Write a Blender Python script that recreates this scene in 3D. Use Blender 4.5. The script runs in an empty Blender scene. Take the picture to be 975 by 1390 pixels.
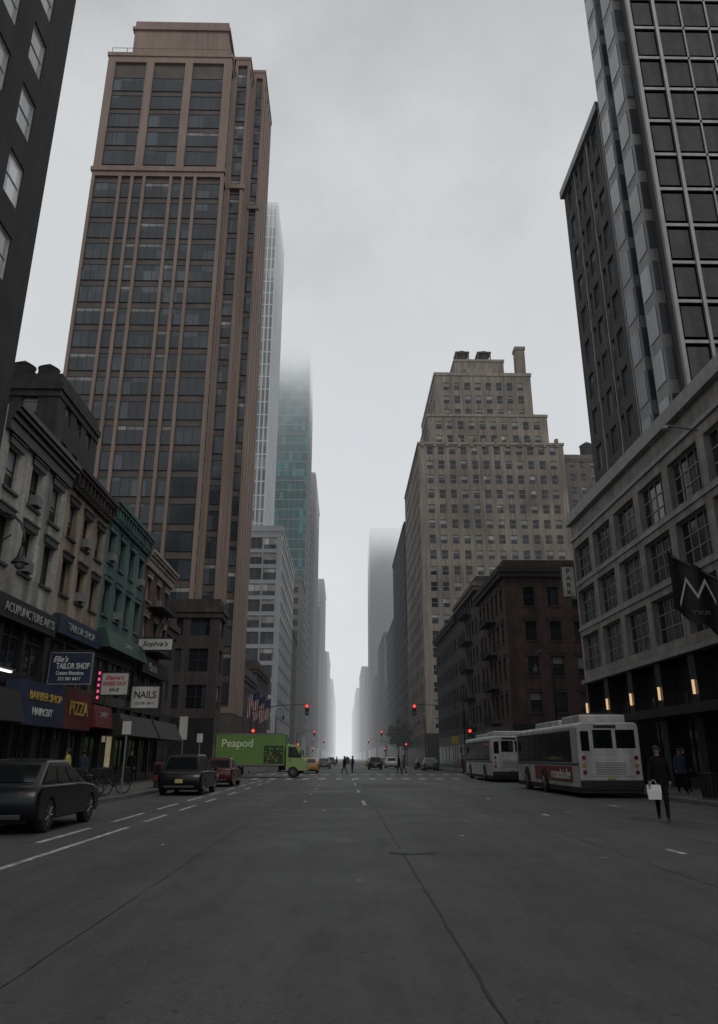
import bpy, math, random
from mathutils import Vector, Matrix
random.seed(7)
SC=bpy.context.scene; C=SC.collection; R=math.radians
CAMH=1.5; PITCH=R(19.8); YAW=R(1.15); FPX=1051.0
# ------------------------------------------------------------ mesh builder
class MB:
    def __init__(s): s.v=[];s.f=[];s.m=[]
    def face(s,pts,m=0):
        n=len(s.v); s.v+=[tuple(p) for p in pts]; s.f.append(tuple(range(n,n+len(pts)))); s.m.append(m)
    def box(s,x0,x1,y0,y1,z0,z1,m=0):
        n=len(s.v)
        s.v+=[(x0,y0,z0),(x1,y0,z0),(x1,y1,z0),(x0,y1,z0),(x0,y0,z1),(x1,y0,z1),(x1,y1,z1),(x0,y1,z1)]
        for q in ((0,3,2,1),(4,5,6,7),(0,1,5,4),(1,2,6,5),(2,3,7,6),(3,0,4,7)):
            s.f.append(tuple(n+i for i in q)); s.m.append(m)
        return s
    def loft(s,secs,m=0,caps=True,ms=None):
        n=len(s.v); k=len(secs[0])
        for r in secs: s.v+=[tuple(p) for p in r]
        for i in range(len(secs)-1):
            for j in range(k):
                a=n+i*k+j; b=n+i*k+(j+1)%k
                s.f.append((a,b,b+k,a+k)); s.m.append(ms[j] if ms else m)
        if caps:
            s.f.append(tuple(n+j for j in reversed(range(k)))); s.m.append(m)
            s.f.append(tuple(n+(len(secs)-1)*k+j for j in range(k))); s.m.append(m)
        return s
    def tube(s,pts,rad,n=8,m=0):
        pts=[Vector(p) for p in pts]
        if not isinstance(rad,(list,tuple)): rad=[rad]*len(pts)
        secs=[]
        for i,p in enumerate(pts):
            d=(pts[min(i+1,len(pts)-1)]-pts[max(i-1,0)]).normalized()
            a=d.cross(Vector((0,0,1)))
            if a.length<.05: a=d.cross(Vector((1,0,0)))
            a.normalize(); b=d.cross(a)
            secs.append([p+(a*math.cos(t)+b*math.sin(t))*rad[i] for t in [2*math.pi*j/n for j in range(n)]])
        return s.loft(secs,m)
    def ell(s,c,rx,ry,rz,n=12,m=0,k=7):
        secs=[]
        for i in range(k+1):
            th=math.pi*(i+.001)/(k+.002) ; q=math.sin(th); z=math.cos(th)
            secs.append([(c[0]+rx*q*math.cos(t),c[1]+ry*q*math.sin(t),c[2]+rz*z) for t in [2*math.pi*j/n for j in range(n)]])
        return s.loft(secs,m)
    def build(s,name,mats,parent=None,o=(0,0,0),smooth=False,bevel=0,seg=2,wn=False):
        me=bpy.data.meshes.new(name)
        me.from_pydata([(a-o[0],b-o[1],c-o[2]) for a,b,c in s.v],[],s.f)
        if not isinstance(mats,(list,tuple)): mats=[mats]
        for m in mats: me.materials.append(m)
        me.polygons.foreach_set('material_index',s.m)
        if smooth or wn: me.polygons.foreach_set('use_smooth',[True]*len(s.f))
        me.update()
        ob=bpy.data.objects.new(name,me); C.objects.link(ob)
        if parent: ob.parent=parent
        if bevel:
            md=ob.modifiers.new('b','BEVEL'); md.width=bevel; md.segments=seg; md.limit_method='ANGLE'; md.angle_limit=R(30)
        if wn: md=ob.modifiers.new('w','WEIGHTED_NORMAL')
        return ob
def tag(o,label=None,cat=None,group=None,kind=None):
    if label: o['label']=label
    if cat: o['category']=cat
    if group: o['group']=group
    if kind: o['kind']=kind
    return o
def thing(name,label,cat,loc=(0,0,0),rz=0,group=None):
    o=bpy.data.objects.new(name,None); C.objects.link(o); o.location=loc; o.rotation_euler=(0,0,rz); o.empty_display_size=.3
    return tag(o,label,cat,group)
def copy_tree(o,parent=None):
    c=o.copy(); C.objects.link(c); c.parent=parent
    for ch in list(o.children): copy_tree(ch,c)
    return c
# ------------------------------------------------------------ materials
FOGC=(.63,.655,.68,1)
def painted_fog_group():  # haze painted into each surface as fog-coloured emission, denser far off and high up
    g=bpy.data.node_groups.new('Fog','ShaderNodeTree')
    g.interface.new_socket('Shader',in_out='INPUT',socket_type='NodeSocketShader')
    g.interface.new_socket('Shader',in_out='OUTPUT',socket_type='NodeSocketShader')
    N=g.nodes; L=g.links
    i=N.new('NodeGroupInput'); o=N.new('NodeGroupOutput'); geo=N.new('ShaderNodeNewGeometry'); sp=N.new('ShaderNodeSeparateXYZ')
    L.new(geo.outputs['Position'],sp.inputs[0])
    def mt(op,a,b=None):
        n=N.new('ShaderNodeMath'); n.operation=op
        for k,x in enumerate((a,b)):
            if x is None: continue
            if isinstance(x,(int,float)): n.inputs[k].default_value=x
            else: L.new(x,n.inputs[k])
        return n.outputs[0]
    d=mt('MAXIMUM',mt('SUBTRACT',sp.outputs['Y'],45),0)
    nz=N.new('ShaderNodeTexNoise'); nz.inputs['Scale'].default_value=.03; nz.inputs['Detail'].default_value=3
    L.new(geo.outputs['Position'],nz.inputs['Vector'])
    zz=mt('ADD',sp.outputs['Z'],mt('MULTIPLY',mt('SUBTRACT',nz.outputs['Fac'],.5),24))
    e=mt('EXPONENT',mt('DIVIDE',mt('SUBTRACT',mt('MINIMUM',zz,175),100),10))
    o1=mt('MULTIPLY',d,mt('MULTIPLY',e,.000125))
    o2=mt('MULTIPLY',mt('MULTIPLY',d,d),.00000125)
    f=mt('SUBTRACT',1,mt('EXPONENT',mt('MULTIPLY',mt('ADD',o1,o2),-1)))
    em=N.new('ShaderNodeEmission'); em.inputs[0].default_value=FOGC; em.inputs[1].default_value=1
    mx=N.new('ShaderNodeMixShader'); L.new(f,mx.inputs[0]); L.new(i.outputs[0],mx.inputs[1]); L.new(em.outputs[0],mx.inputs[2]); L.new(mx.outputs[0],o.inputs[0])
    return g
PAINTED_FOG=painted_fog_group()
def M(name,col,rough=.8,metal=0,var=.2,scale=.7,brick=False,streak=.0,bump=0,spec=.5,emit=0,cell=0,fine=0,coat=0,brw=.22,brh=.075):
    m=bpy.data.materials.new(name); m.use_nodes=True; nt=m.node_tree; N=nt.nodes; L=nt.links; N.clear()
    out=N.new('ShaderNodeOutputMaterial'); b=N.new('ShaderNodeBsdfPrincipled'); fg=N.new('ShaderNodeGroup'); fg.node_tree=PAINTED_FOG
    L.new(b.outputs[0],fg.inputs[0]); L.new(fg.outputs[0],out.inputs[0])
    geo=N.new('ShaderNodeNewGeometry'); pos=geo.outputs['Position']
    def mt(op,a,bb=None):
        n=N.new('ShaderNodeMath'); n.operation=op
        for k,x in enumerate((a,bb)):
            if x is None: continue
            if isinstance(x,(int,float)): n.inputs[k].default_value=x
            else: L.new(x,n.inputs[k])
        return n.outputs[0]
    def noise(sc,det=4,vec=None):
        n=N.new('ShaderNodeTexNoise'); n.inputs['Scale'].default_value=sc; n.inputs['Detail'].default_value=det; L.new(vec or pos,n.inputs['Vector']); return n.outputs['Fac']
    def mr(f,lo,hi,a=.3,c=.7):
        n=N.new('ShaderNodeMapRange'); L.new(f,n.inputs[0]); n.inputs[1].default_value=a; n.inputs[2].default_value=c; n.inputs[3].default_value=lo; n.inputs[4].default_value=hi; return n.outputs[0]
    sc=None
    def mul(x):
        nonlocal sc
        sc = x if sc is None else mt('MULTIPLY',sc,x)
    if var: mul(mr(noise(scale),1-var,1+var))
    if fine: mul(mr(noise(40,2),1-fine,1+fine))
    if streak:
        vm=N.new('ShaderNodeVectorMath'); vm.operation='MULTIPLY'; L.new(pos,vm.inputs[0]); vm.inputs[1].default_value=(2.2,2.2,.12)
        mul(mr(noise(1,5,vm.outputs[0]),1-streak,1+streak*.5))
    if cell:
        sp=N.new('ShaderNodeSeparateXYZ'); L.new(pos,sp.inputs[0])
        cb=N.new('ShaderNodeCombineXYZ'); L.new(mt('FLOOR',mt('MULTIPLY',mt('ADD',sp.outputs[0],sp.outputs[1]),.7)),cb.inputs[0]); L.new(mt('FLOOR',mt('DIVIDE',sp.outputs[2],3.0)),cb.inputs[1])
        w=N.new('ShaderNodeTexWhiteNoise'); L.new(cb.outputs[0],w.inputs['Vector'])
        mul(mr(mt('POWER',w.outputs['Value'],4),.6,cell,0,1))
    rgb=N.new('ShaderNodeRGB'); rgb.outputs[0].default_value=(*col,1); base=rgb.outputs[0]
    if brick:
        sp=N.new('ShaderNodeSeparateXYZ'); L.new(pos,sp.inputs[0]); cb=N.new('ShaderNodeCombineXYZ')
        L.new(mt('ADD',sp.outputs[0],sp.outputs[1]),cb.inputs[0]); L.new(sp.outputs[2],cb.inputs[1])
        bt=N.new('ShaderNodeTexBrick'); L.new(cb.outputs[0],bt.inputs['Vector']); bt.inputs['Scale'].default_value=1
        bt.inputs['Color1'].default_value=(*[c*1.1 for c in col],1); bt.inputs['Color2'].default_value=(*[c*.8 for c in col],1)
        bt.inputs['Mortar'].default_value=(*[min(1,c*.55+.03) for c in col],1); bt.inputs['Mortar Size'].default_value=.008
        bt.inputs['Brick Width'].default_value=brw; bt.inputs['Row Height'].default_value=brh; base=bt.outputs[0]
    if sc is not None:
        vm=N.new('ShaderNodeVectorMath'); vm.operation='SCALE'; L.new(base,vm.inputs[0]); L.new(sc,vm.inputs['Scale']); base=vm.outputs[0]
    L.new(base,b.inputs['Base Color'])
    b.inputs['Roughness'].default_value=rough; b.inputs['Metallic'].default_value=metal; b.inputs['Specular IOR Level'].default_value=spec
    if coat: b.inputs['Coat Weight'].default_value=coat; b.inputs['Coat Roughness'].default_value=.05
    if emit: b.inputs['Emission Color'].default_value=(*col,1); b.inputs['Emission Strength'].default_value=emit
    if bump:
        bp=N.new('ShaderNodeBump'); bp.inputs['Strength'].default_value=bump; bp.inputs['Distance'].default_value=.02; L.new(noise(12 if rough>.3 else .6,3),bp.inputs['Height']); L.new(bp.outputs[0],b.inputs['Normal'])
    try: m.cycles.emission_sampling='NONE' if emit<3 else 'AUTO'
    except Exception: pass
    return m
m_tan=M('tan_brick',(.27,.20,.168),.85,var=.12,streak=.18,fine=.05,scale=.12)
m_tandk=M('brown_spandrel',(.09,.075,.068),.6,var=.2)
m_glass=M('dark_glass',(.014,.016,.020),.09,var=0,cell=3.5,spec=.55,bump=.06)
m_glassT=M('tower_glass',(.062,.074,.088),.14,var=.3,scale=.1,cell=1.7,spec=.8,bump=.05)
m_glassH=M('hotel_glass',(.125,.14,.155),.12,var=.3,scale=.15,cell=1.9,spec=.9,bump=.05)
m_glassteal=M('teal_glass',(.035,.145,.15),.14,var=.3,scale=.05,cell=1.6,spec=.5)
m_glasspale=M('pale_glass',(.68,.70,.71),.12,var=.15,scale=.5,cell=1.2)
m_glassgrey=M('grey_striped_glass',(.27,.29,.31),.15,var=.15,scale=.1,cell=1.2)
m_blind=M('window_blind',(.34,.34,.33),.8,var=.2,cell=1.4)
m_frwhite=M('white_paint_trim',(.45,.45,.43),.6,var=.15,streak=.2)
m_frdark=M('dark_metal_frame',(.035,.035,.036),.5,var=.2)
m_frgrey=M('aluminium_frame',(.19,.195,.20),.45,metal=.3,var=.15)
m_dkbrick=M('charcoal_brick',(.034,.031,.030),.9,brick=True,var=.2,streak=.2)
m_white=M('cream_painted_brick',(.42,.40,.36),.85,brick=True,var=.3,scale=.5,streak=.6)
m_peach=M('tan_stucco',(.29,.235,.18),.88,var=.3,scale=.6,streak=.55,fine=.08)
m_green=M('teal_painted_brick',(.075,.145,.13),.8,brick=True,var=.25,streak=.4)
m_redbr=M('red_brick',(.095,.05,.042),.9,brick=True,var=.25,streak=.3)
m_brown=M('brown_brick',(.055,.04,.036),.9,brick=True,var=.25,streak=.3)
m_tenem=M('dark_red_brown_brick',(.070,.038,.032),.9,brick=True,var=.3,streak=.3)
m_loft=M('sooty_brick',(.04,.038,.037),.9,brick=True,var=.25,streak=.3)
m_stone=M('art_deco_limestone',(.225,.192,.158),.88,var=.3,scale=.12,streak=.45,fine=.05)
m_stonel=M('pale_limestone',(.28,.245,.205),.85,var=.2,streak=.3)
m_backst=M('brown_grey_stone',(.13,.112,.098),.88,var=.25,scale=.12,streak=.4)
m_podium=M('podium_granite',(.28,.26,.235),.7,var=.15,streak=.35,brick=True,brw=1.2,brh=.6)
m_greybr=M('grey_brick',(.09,.085,.084),.9,brick=True,var=.15,streak=.25)
m_silver=M('silver_mullion',(.30,.295,.285),.5,metal=.25,var=.12,streak=.25)
m_silverd=M('dull_metal_grid',(.27,.27,.27),.5,metal=.15,var=.15,streak=.25)
m_conc=M('concrete',(.22,.22,.21),.9,var=.15,streak=.25,fine=.08)
m_black=M('black_granite',(.018,.017,.017),.35,var=.3)
m_roof=M('roof_tar',(.05,.05,.05),.95)
m_glwhite=M('grey_curtain_wall',(.28,.29,.30),.4,var=.12,scale=.1,streak=.1)
m_glwht2=M('pale_striped_mullion',(.52,.54,.56),.4,var=.08,scale=.1)
m_fara=M('far_grey_stone',(.085,.085,.087),.9,var=.25,scale=.05)
m_farb=M('far_dark_brick',(.030,.029,.032),.9,var=.2,scale=.05)
m_farc=M('far_pale_stone',(.14,.138,.137),.9,var=.25,scale=.05)
m_rubber=M('tyre_rubber',(.018,.018,.018),.85,var=.1)
m_rim=M('alloy_rim',(.25,.25,.26),.35,metal=.8,var=0)
m_carglass=M('car_glass',(.008,.009,.010),.06,var=0,spec=.4)
m_carblack=M('black_car_paint',(.005,.006,.008),.3,var=0,coat=.2,spec=.4)
m_carred=M('maroon_car_paint',(.07,.009,.009),.25,var=0,coat=.4)
m_cargrey=M('grey_car_paint',(.12,.125,.13),.25,var=0,coat=.6)
m_carwhite=M('white_car_paint',(.5,.5,.5),.25,var=0,coat=.5)
m_caryel=M('yellow_taxi_paint',(.45,.24,.03),.3,var=0,coat=.5)
m_buswhite=M('bus_white_paint',(.44,.44,.43),.35,var=.15,scale=1.5,streak=.3)
m_busblue=M('bus_dark_stripe',(.05,.06,.09),.4)
m_red=M('red_plastic',(.20,.02,.02),.4,var=.2)
m_redlit=M('lit_red_lamp',(1,.05,.03),.4,var=0,emit=1.8)
m_taillit=M('red_tail_lens',(.16,.008,.007),.2,var=0,coat=.5)
m_amber=M('amber_lens',(.40,.15,.02),.4,var=0)
m_greenlamp=M('green_signal_lens',(.02,.12,.07),.4,var=0)
m_headl=M('headlamp_lens',(.45,.47,.5),.1,var=0)
m_warm=M('warm_lit_lamp',(1,.66,.36),.5,var=0,emit=.65)
m_fluo=M('lit_fluorescent_tube',(.95,1,.96),.5,var=0,emit=1.6)
m_dimshop=M('dim_shop_interior',(.07,.055,.045),.6,var=.6,scale=1.5,emit=.06)
m_shoplit=M('warm_lit_shop_interior',(.9,.72,.45),.6,var=.7,scale=3,emit=.16)
m_trgreen=M('truck_green_vinyl',(.13,.24,.06),.4,var=.08)
m_trgreend=M('truck_dark_green',(.02,.055,.02),.4,var=.35,scale=3)
m_trlime=M('truck_lime_cab',(.27,.36,.14),.35,var=.05)
m_produce1=M('printed_tomato_red',(.14,.02,.015),.5,var=.3,scale=5); m_produce2=M('printed_squash_orange',(.22,.10,.02),.5,var=.3,scale=5)
m_txtp=M('pale_green_lettering',(.62,.68,.5),.6,var=.05)
m_txtw=M('white_lettering',(.6,.6,.58),.6,var=.15,scale=4)
m_txtdim=M('dim_grey_lettering',(.3,.3,.3),.6,var=.15,scale=4)
m_txtvd=M('faint_grey_lettering',(.14,.14,.14),.6,var=.15,scale=4)
m_txty=M('yellow_lettering',(.50,.36,.07),.6,var=.1)
m_plate=M('number_plate_yellow',(.45,.36,.16),.6,var=.1)
m_txtr=M('red_lettering',(.40,.03,.03),.6,var=.05)
m_txtk=M('black_lettering',(.02,.02,.02),.6,var=0)
m_signblue=M('blue_sign_panel',(.018,.028,.070),.5,var=.25)
m_signnavy=M('navy_sign_panel',(.013,.022,.055),.5,var=.15)
m_signgreen=M('green_sign_panel',(.012,.05,.034),.6,var=.2)
m_signred=M('red_sign_panel',(.11,.013,.013),.5,var=.25)
m_signwhite=M('white_sign_panel',(.5,.49,.46),.5,var=.15,streak=.2)
m_signblk=M('black_sign_panel',(.013,.013,.013),.6,var=.2)
m_pink=M('lit_pink_neon',(1,.08,.25),.5,var=0,emit=.8)
m_steel=M('galvanised_steel',(.20,.20,.20),.5,metal=.5,var=.15)
m_blackiron=M('black_iron',(.015,.016,.017),.5,var=.1)
m_skin=M('skin',(.26,.155,.11),.6,var=0); m_hair=M('dark_hair',(.015,.012,.01),.7,var=0)
m_shoe=M('black_shoes',(.02,.02,.02),.5,var=0)
m_cl=[M('black_cloth',(.007,.007,.008),.95,var=.2,scale=6,spec=.2),M('navy_cloth',(.02,.025,.05),.9,var=.2,scale=6),M('grey_cloth',(.10,.10,.10),.9,var=.2,scale=6),M('yellow_cloth',(.36,.34,.06),.9,var=.1,scale=6),M('maroon_cloth',(.08,.02,.02),.9,var=.2,scale=6),M('pale_cloth',(.30,.29,.26),.9,var=.2,scale=6)]
m_bag=M('white_paper_bag',(.7,.7,.69),.7,var=.05)
m_leaf=M('spring_foliage',(.045,.062,.026),.8,var=.5,scale=1.2); m_bark=M('bark',(.05,.04,.03),.95)
m_tankw=M('weathered_tank_wood',(.035,.032,.030),.95)
m_flagr=M('flag_red',(.22,.03,.04),.8,var=.05); m_flagw=M('flag_white',(.42,.42,.42),.8,var=.05); m_flagb=M('flag_blue',(.02,.03,.10),.8,var=.05)
m_walk=M('pavement_concrete',(.10,.10,.096),.85,var=.25,scale=.8,brick=True,brw=1.5,brh=1.5,fine=.1)
m_kerb=M('granite_kerb',(.13,.13,.125),.8,var=.2,scale=2)
def asphalt():
    m=bpy.data.materials.new('worn_asphalt'); m.use_nodes=True; nt=m.node_tree; N=nt.nodes; L=nt.links; N.clear()
    out=N.new('ShaderNodeOutputMaterial'); b=N.new('ShaderNodeBsdfPrincipled'); fg=N.new('ShaderNodeGroup'); fg.node_tree=PAINTED_FOG
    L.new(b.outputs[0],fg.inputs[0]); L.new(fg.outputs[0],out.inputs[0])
    geo=N.new('ShaderNodeNewGeometry'); pos=geo.outputs['Position']
    def nz(sc,vecs=(1,1,1),det=5,ro=.6):
        v=N.new('ShaderNodeVectorMath'); v.operation='MULTIPLY'; L.new(pos,v.inputs[0]); v.inputs[1].default_value=vecs
        n=N.new('ShaderNodeTexNoise'); n.inputs['Scale'].default_value=sc; n.inputs['Detail'].default_value=det; n.inputs['Roughness'].default_value=ro; L.new(v.outputs[0],n.inputs['Vector']); return n.outputs['Fac']
    def mr(f,a,c,lo,hi):
        n=N.new('ShaderNodeMapRange'); L.new(f,n.inputs[0]); n.inputs[1].default_value=a; n.inputs[2].default_value=c; n.inputs[3].default_value=lo; n.inputs[4].default_value=hi; return n.outputs[0]
    def mu(a,c):
        n=N.new('ShaderNodeMath'); n.operation='MULTIPLY'; L.new(a,n.inputs[0]); L.new(c,n.inputs[1]); return n.outputs[0]
    s=mr(nz(.25),.3,.7,.83,1.17)
    s=mu(s,mr(nz(1,(.9,.05,1)),.3,.7,.76,1.24))
    s=mu(s,mr(nz(95,det=2),.25,.75,.15,2.0))
    s=mu(s,mr(nz(14,det=4),.3,.7,.84,1.16))
    s=mu(s,mr(nz(3.0,(1,.3,1),6),.46,.7,1.05,.78))
    s=mu(s,mr(nz(9,(1,1,1),2,.3),.68,.74,1.0,.6))
    rgb=N.new('ShaderNodeRGB'); rgb.outputs[0].default_value=(.078,.078,.0755,1)
    vm=N.new('ShaderNodeVectorMath'); vm.operation='SCALE'; L.new(rgb.outputs[0],vm.inputs[0]); L.new(s,vm.inputs['Scale']); L.new(vm.outputs[0],b.inputs['Base Color'])
    L.new(mr(nz(.5),.3,.7,.46,.7),b.inputs['Roughness']); b.inputs['Specular IOR Level'].default_value=.4
    bp=N.new('ShaderNodeBump'); bp.inputs['Strength'].default_value=.9; bp.inputs['Distance'].default_value=.02; L.new(nz(80,det=3),bp.inputs['Height']); L.new(bp.outputs[0],b.inputs['Normal'])
    m.cycles.emission_sampling='NONE'
    return m
m_asph=asphalt()
m_asph2=M('asphalt_patch',(.062,.062,.061),.7,var=.25,scale=1.5,fine=.5)
m_seam=M('tar_seam',(.020,.020,.020),.7,var=.2)
m_paint=M('worn_road_paint',(.40,.40,.39),.8,var=.6,scale=5,fine=.35)
# ------------------------------------------------------------ text (baked first)
def bake_text(body,bold=.0,shear=0):
    cu=bpy.data.curves.new('t','FONT'); cu.body=body; cu.size=1; cu.extrude=.012; cu.align_x='CENTER'; cu.align_y='CENTER'; cu.offset=bold; cu.resolution_u=3; cu.shear=shear
    ob=bpy.data.objects.new('t',cu); C.objects.link(ob); dg=bpy.context.evaluated_depsgraph_get()
    me=bpy.data.meshes.new_from_object(ob.evaluated_get(dg)); bpy.data.objects.remove(ob)
    me.transform(Matrix.Rotation(R(90),4,'X')); return me
WORDS=['ACUPUNCTURE ARTS','TAILOR SHOP','Elie\'s','Custom Alterations','212 581 0417','BARBER SHOP','PIZZA','Elaine\'s','NAILS','Sophie\'s','Martini','P\nA\nR\nK','TKII','Peapod','roadside','SALE','HAIRCUT','DELI']
TX={w:bake_text(w,.012,.35 if w in ("Sophie's",'Martini',"Elie's","Elaine's") else 0) for w in WORDS}
def text(w,mat,parent,loc,width=None,height=None,rz=0,name='lettering'):
    me=TX[w].copy(); xs=[v.co.x for v in me.vertices]; zs=[v.co.z for v in me.vertices]
    sx=width/(max(xs)-min(xs)) if width else None; sz=height/(max(zs)-min(zs)) if height else None
    sx=sx or sz; sz=sz or sx
    cz=(max(zs)+min(zs))/2; cx=(max(xs)+min(xs))/2
    for v in me.vertices: v.co.x=(v.co.x-cx)*sx; v.co.z=(v.co.z-cz)*sz
    me.materials.clear(); me.materials.append(mat)
    ob=bpy.data.objects.new(name,me); C.objects.link(ob); ob.parent=parent; ob.location=loc; ob.rotation_euler=(0,0,rz); return ob
# ------------------------------------------------------------ people meshes (baked first)
def person_mesh(pose):
    st={'walk':(.26,-.30,-.2,.24),'stride':(-.22,.24,.2,-.2),'stand':(.03,-.02,.03,.02)}[pose]
    lf,rf,la,ra=st
    J={};V=[];Rr=[];E=[]
    def j(n,p,r,par=None):
        J[n]=len(V); V.append(p); Rr.append(r)
        if par: E.append((J[par],J[n]))
    j('pel',(0,0,.96),(.155,.115)); j('sp',(0,.01,1.14),(.14,.105),'pel'); j('ch',(0,0,1.33),(.175,.12),'sp'); j('ub',(0,-.01,1.44),(.12,.09),'ch')
    j('nk',(0,0,1.52),(.055,.058),'ub'); j('hb',(0,.02,1.585),(.062,.075),'nk'); j('hd',(0,.02,1.665),(.078,.096),'hb'); j('ht',(0,.01,1.735),(.055,.07),'hd')
    for s,f,a,t in ((-1,lf,la,'l'),(1,rf,ra,'r')):
        j('hp'+t,(s*.095,0,.88),(.098,.10),'pel'); j('kn'+t,(s*.10,f*.5+.05,.49),(.062,.066),'hp'+t)
        up=.05 if f<-.15 else 0
        j('an'+t,(s*.10,f-.02*(f<0),.10+up),(.043,.045),'kn'+t); j('to'+t,(s*.11,f+.16,.045+up*.3),(.042,.035),'an'+t)
        j('sh'+t,(s*.17,-.01,1.415),(.07,.068),'ub'); j('el'+t,(s*.235,a*.45-.03,1.15),(.049,.05),'sh'+t)
        j('wr'+t,(s*.245,a,.92),(.03,.034),'el'+t); j('ha'+t,(s*.245,a+.02,.855),(.022,.04),'wr'+t)
    me=bpy.data.meshes.new('p'); me.from_pydata(V,E,[]); ob=bpy.data.objects.new('p',me); C.objects.link(ob)
    ob.modifiers.new('s','SKIN')
    if me.skin_vertices:
        for i,r in enumerate(Rr): me.skin_vertices[0].data[i].radius=r
        me.skin_vertices[0].data[0].use_root=True
    md=ob.modifiers.new('u','SUBSURF'); md.levels=1
    dg=bpy.context.evaluated_depsgraph_get(); out=bpy.data.meshes.new_from_object(ob.evaluated_get(dg)); bpy.data.objects.remove(ob)
    vs=[tuple(v.co) for v in out.vertices]; fs=[tuple(p.vertices) for p in out.polygons]; ms=[]
    for p in out.polygons:
        c=p.center
        hand=c.z<.93 and abs(c.x)>.2 and c.z>.7
        ms.append(0 if c.z<.105 else 3 if hand else 1 if c.z<.93 and abs(c.x)<.215 else 2 if c.z<1.515 else 3)
    mb=MB(); mb.v=vs; mb.f=fs; mb.m=ms
    for s,a in ((-1,la),(1,ra)):
        for q,(oy,ln) in enumerate(((-.026,.062),(-.009,.075),(.009,.08),(.026,.07))):
            x=s*.245; mb.tube([(x,a+.02+oy,.85),(x,a+.022+oy,.85-ln*.6),(x-s*.014,a+.022+oy,.85-ln)],[.009,.008,.005],5,3)
        mb.tube([(s*.24,a+.045,.885),(s*.232,a+.07,.85),(s*.225,a+.072,.825)],[.011,.009,.006],5,3)
    mb.tube([(0,.10,1.675),(0,.128,1.645),(0,.105,1.635)],[.006,.014,.008],6,3)
    for s in (-1,1):
        mb.ell((s*.03,.102,1.672),.012,.008,.008,6,4,4); mb.ell((s*.082,.015,1.655),.01,.02,.032,6,3,4)
    mb.box(-.022,.022,.10,.108,1.606,1.612,4)
    hb=MB()
    secs=[]
    for i in range(7):
        th=R(90)*i/6; secs.append([(.093*math.sin(th)*math.cos(t),-.005+.112*math.sin(th)*math.sin(t),1.68-(.08 if math.sin(t)<.3 and i==6 else 0)+.10*math.cos(th)) for t in [2*math.pi*k/12 for k in range(12)]])
    secs[0]=[(.002*math.cos(2*math.pi*k/12),.002*math.sin(2*math.pi*k/12)-.005,1.781) for k in range(12)]
    hb.loft(secs,0,True)
    return mb,hb
PM={k:person_mesh(k) for k in ('walk','stride','stand')}
_pc={}
def person(label,loc,rz,pose,top,leg,h=1.75,group=None):
    t=thing('person',label,'person',loc,rz,group); s=h/1.78; t.scale=(s,s,s)
    key=(pose,top.name,leg.name)
    if key not in _pc:
        b=PM[pose][0].build('body',[m_shoe,leg,top,m_skin,m_hair],t,smooth=True); hr=PM[pose][1].build('hair',m_hair,t,smooth=True)
        j=MB(); secs=[]
        for z,rx,ry in ((.80,.20,.155),(.95,.19,.15),(1.15,.17,.135),(1.33,.20,.14),(1.46,.13,.10),(1.53,.07,.075)):
            secs.append([(rx*math.cos(q),ry*math.sin(q),z) for q in [2*math.pi*k/14 for k in range(14)]])
        j.loft(secs,0,False); jk=j.build('jacket',top,t,smooth=True)
        _pc[key]=(b.data,hr.data,jk.data)
    else:
        for n,d in zip(('body','hair','jacket'),_pc[key]):
            o=bpy.data.objects.new(n,d); C.objects.link(o); o.parent=t
    return t
# ------------------------------------------------------------ facade tools
def P(face,plane,a,z,d):
    if face=='S': return (a,plane+d,z)
    if face=='E': return (plane-d,a,z)
    if face=='W': return (plane+d,a,z)
    return (a,plane-d,z)
def facade(mb,face,plane,a0,a1,z0,z1,cols,rows,depth,wins=None,m=0):
    def q(u0,u1,w0,w1): mb.face([P(face,plane,u0,w0,0),P(face,plane,u1,w0,0),P(face,plane,u1,w1,0),P(face,plane,u0,w1,0)],m)
    prev=z0
    for za,zb in rows:
        if za>prev: q(a0,a1,prev,za)
        pa=a0
        for ca,cb in cols:
            if ca>pa: q(pa,ca,za,zb)
            for (u0,w0,u1,w1) in ((ca,za,cb,za),(cb,za,cb,zb),(cb,zb,ca,zb),(ca,zb,ca,za)):
                mb.face([P(face,plane,u0,w0,0),P(face,plane,u1,w1,0),P(face,plane,u1,w1,depth),P(face,plane,u0,w0,depth)],m)
            if wins is not None: wins.append((face,(ca+cb)/2,za,plane,depth,cb-ca,zb-za))
            pa=cb
        if a1>pa: q(pa,a1,za,zb)
        prev=zb
    if z1>prev: q(a0,a1,prev,z1)
def closebox(mb,x0,x1,y0,y1,z0,z1,skip,m=0,roof=1):
    if 'S' not in skip: mb.face([(x0,y0,z0),(x1,y0,z0),(x1,y0,z1),(x0,y0,z1)],m)
    if 'N' not in skip: mb.face([(x0,y1,z0),(x1,y1,z0),(x1,y1,z1),(x0,y1,z1)],m)
    if 'W' not in skip: mb.face([(x0,y0,z0),(x0,y1,z0),(x0,y1,z1),(x0,y0,z1)],m)
    if 'E' not in skip: mb.face([(x1,y0,z0),(x1,y1,z0),(x1,y1,z1),(x1,y0,z1)],m)
    mb.face([(x0,y0,z1),(x1,y0,z1),(x1,y1,z1),(x0,y1,z1)],roof)
def colgen(a0,a1,pitch,w,margin=.7):
    L=a1-a0-2*margin; n=max(1,int((L+pitch-w)/pitch+.001)); used=(n-1)*pitch+w; s=a0+(a1-a0-used)/2
    return [(s+i*pitch,s+i*pitch+w) for i in range(n)]
def rowgen(z0,z1,pitch,h,sill=.9):
    n=int((z1-z0-sill-h-.2)/pitch)+1
    return [(z0+sill+i*pitch,z0+sill+i*pitch+h) for i in range(max(0,n))]
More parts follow.
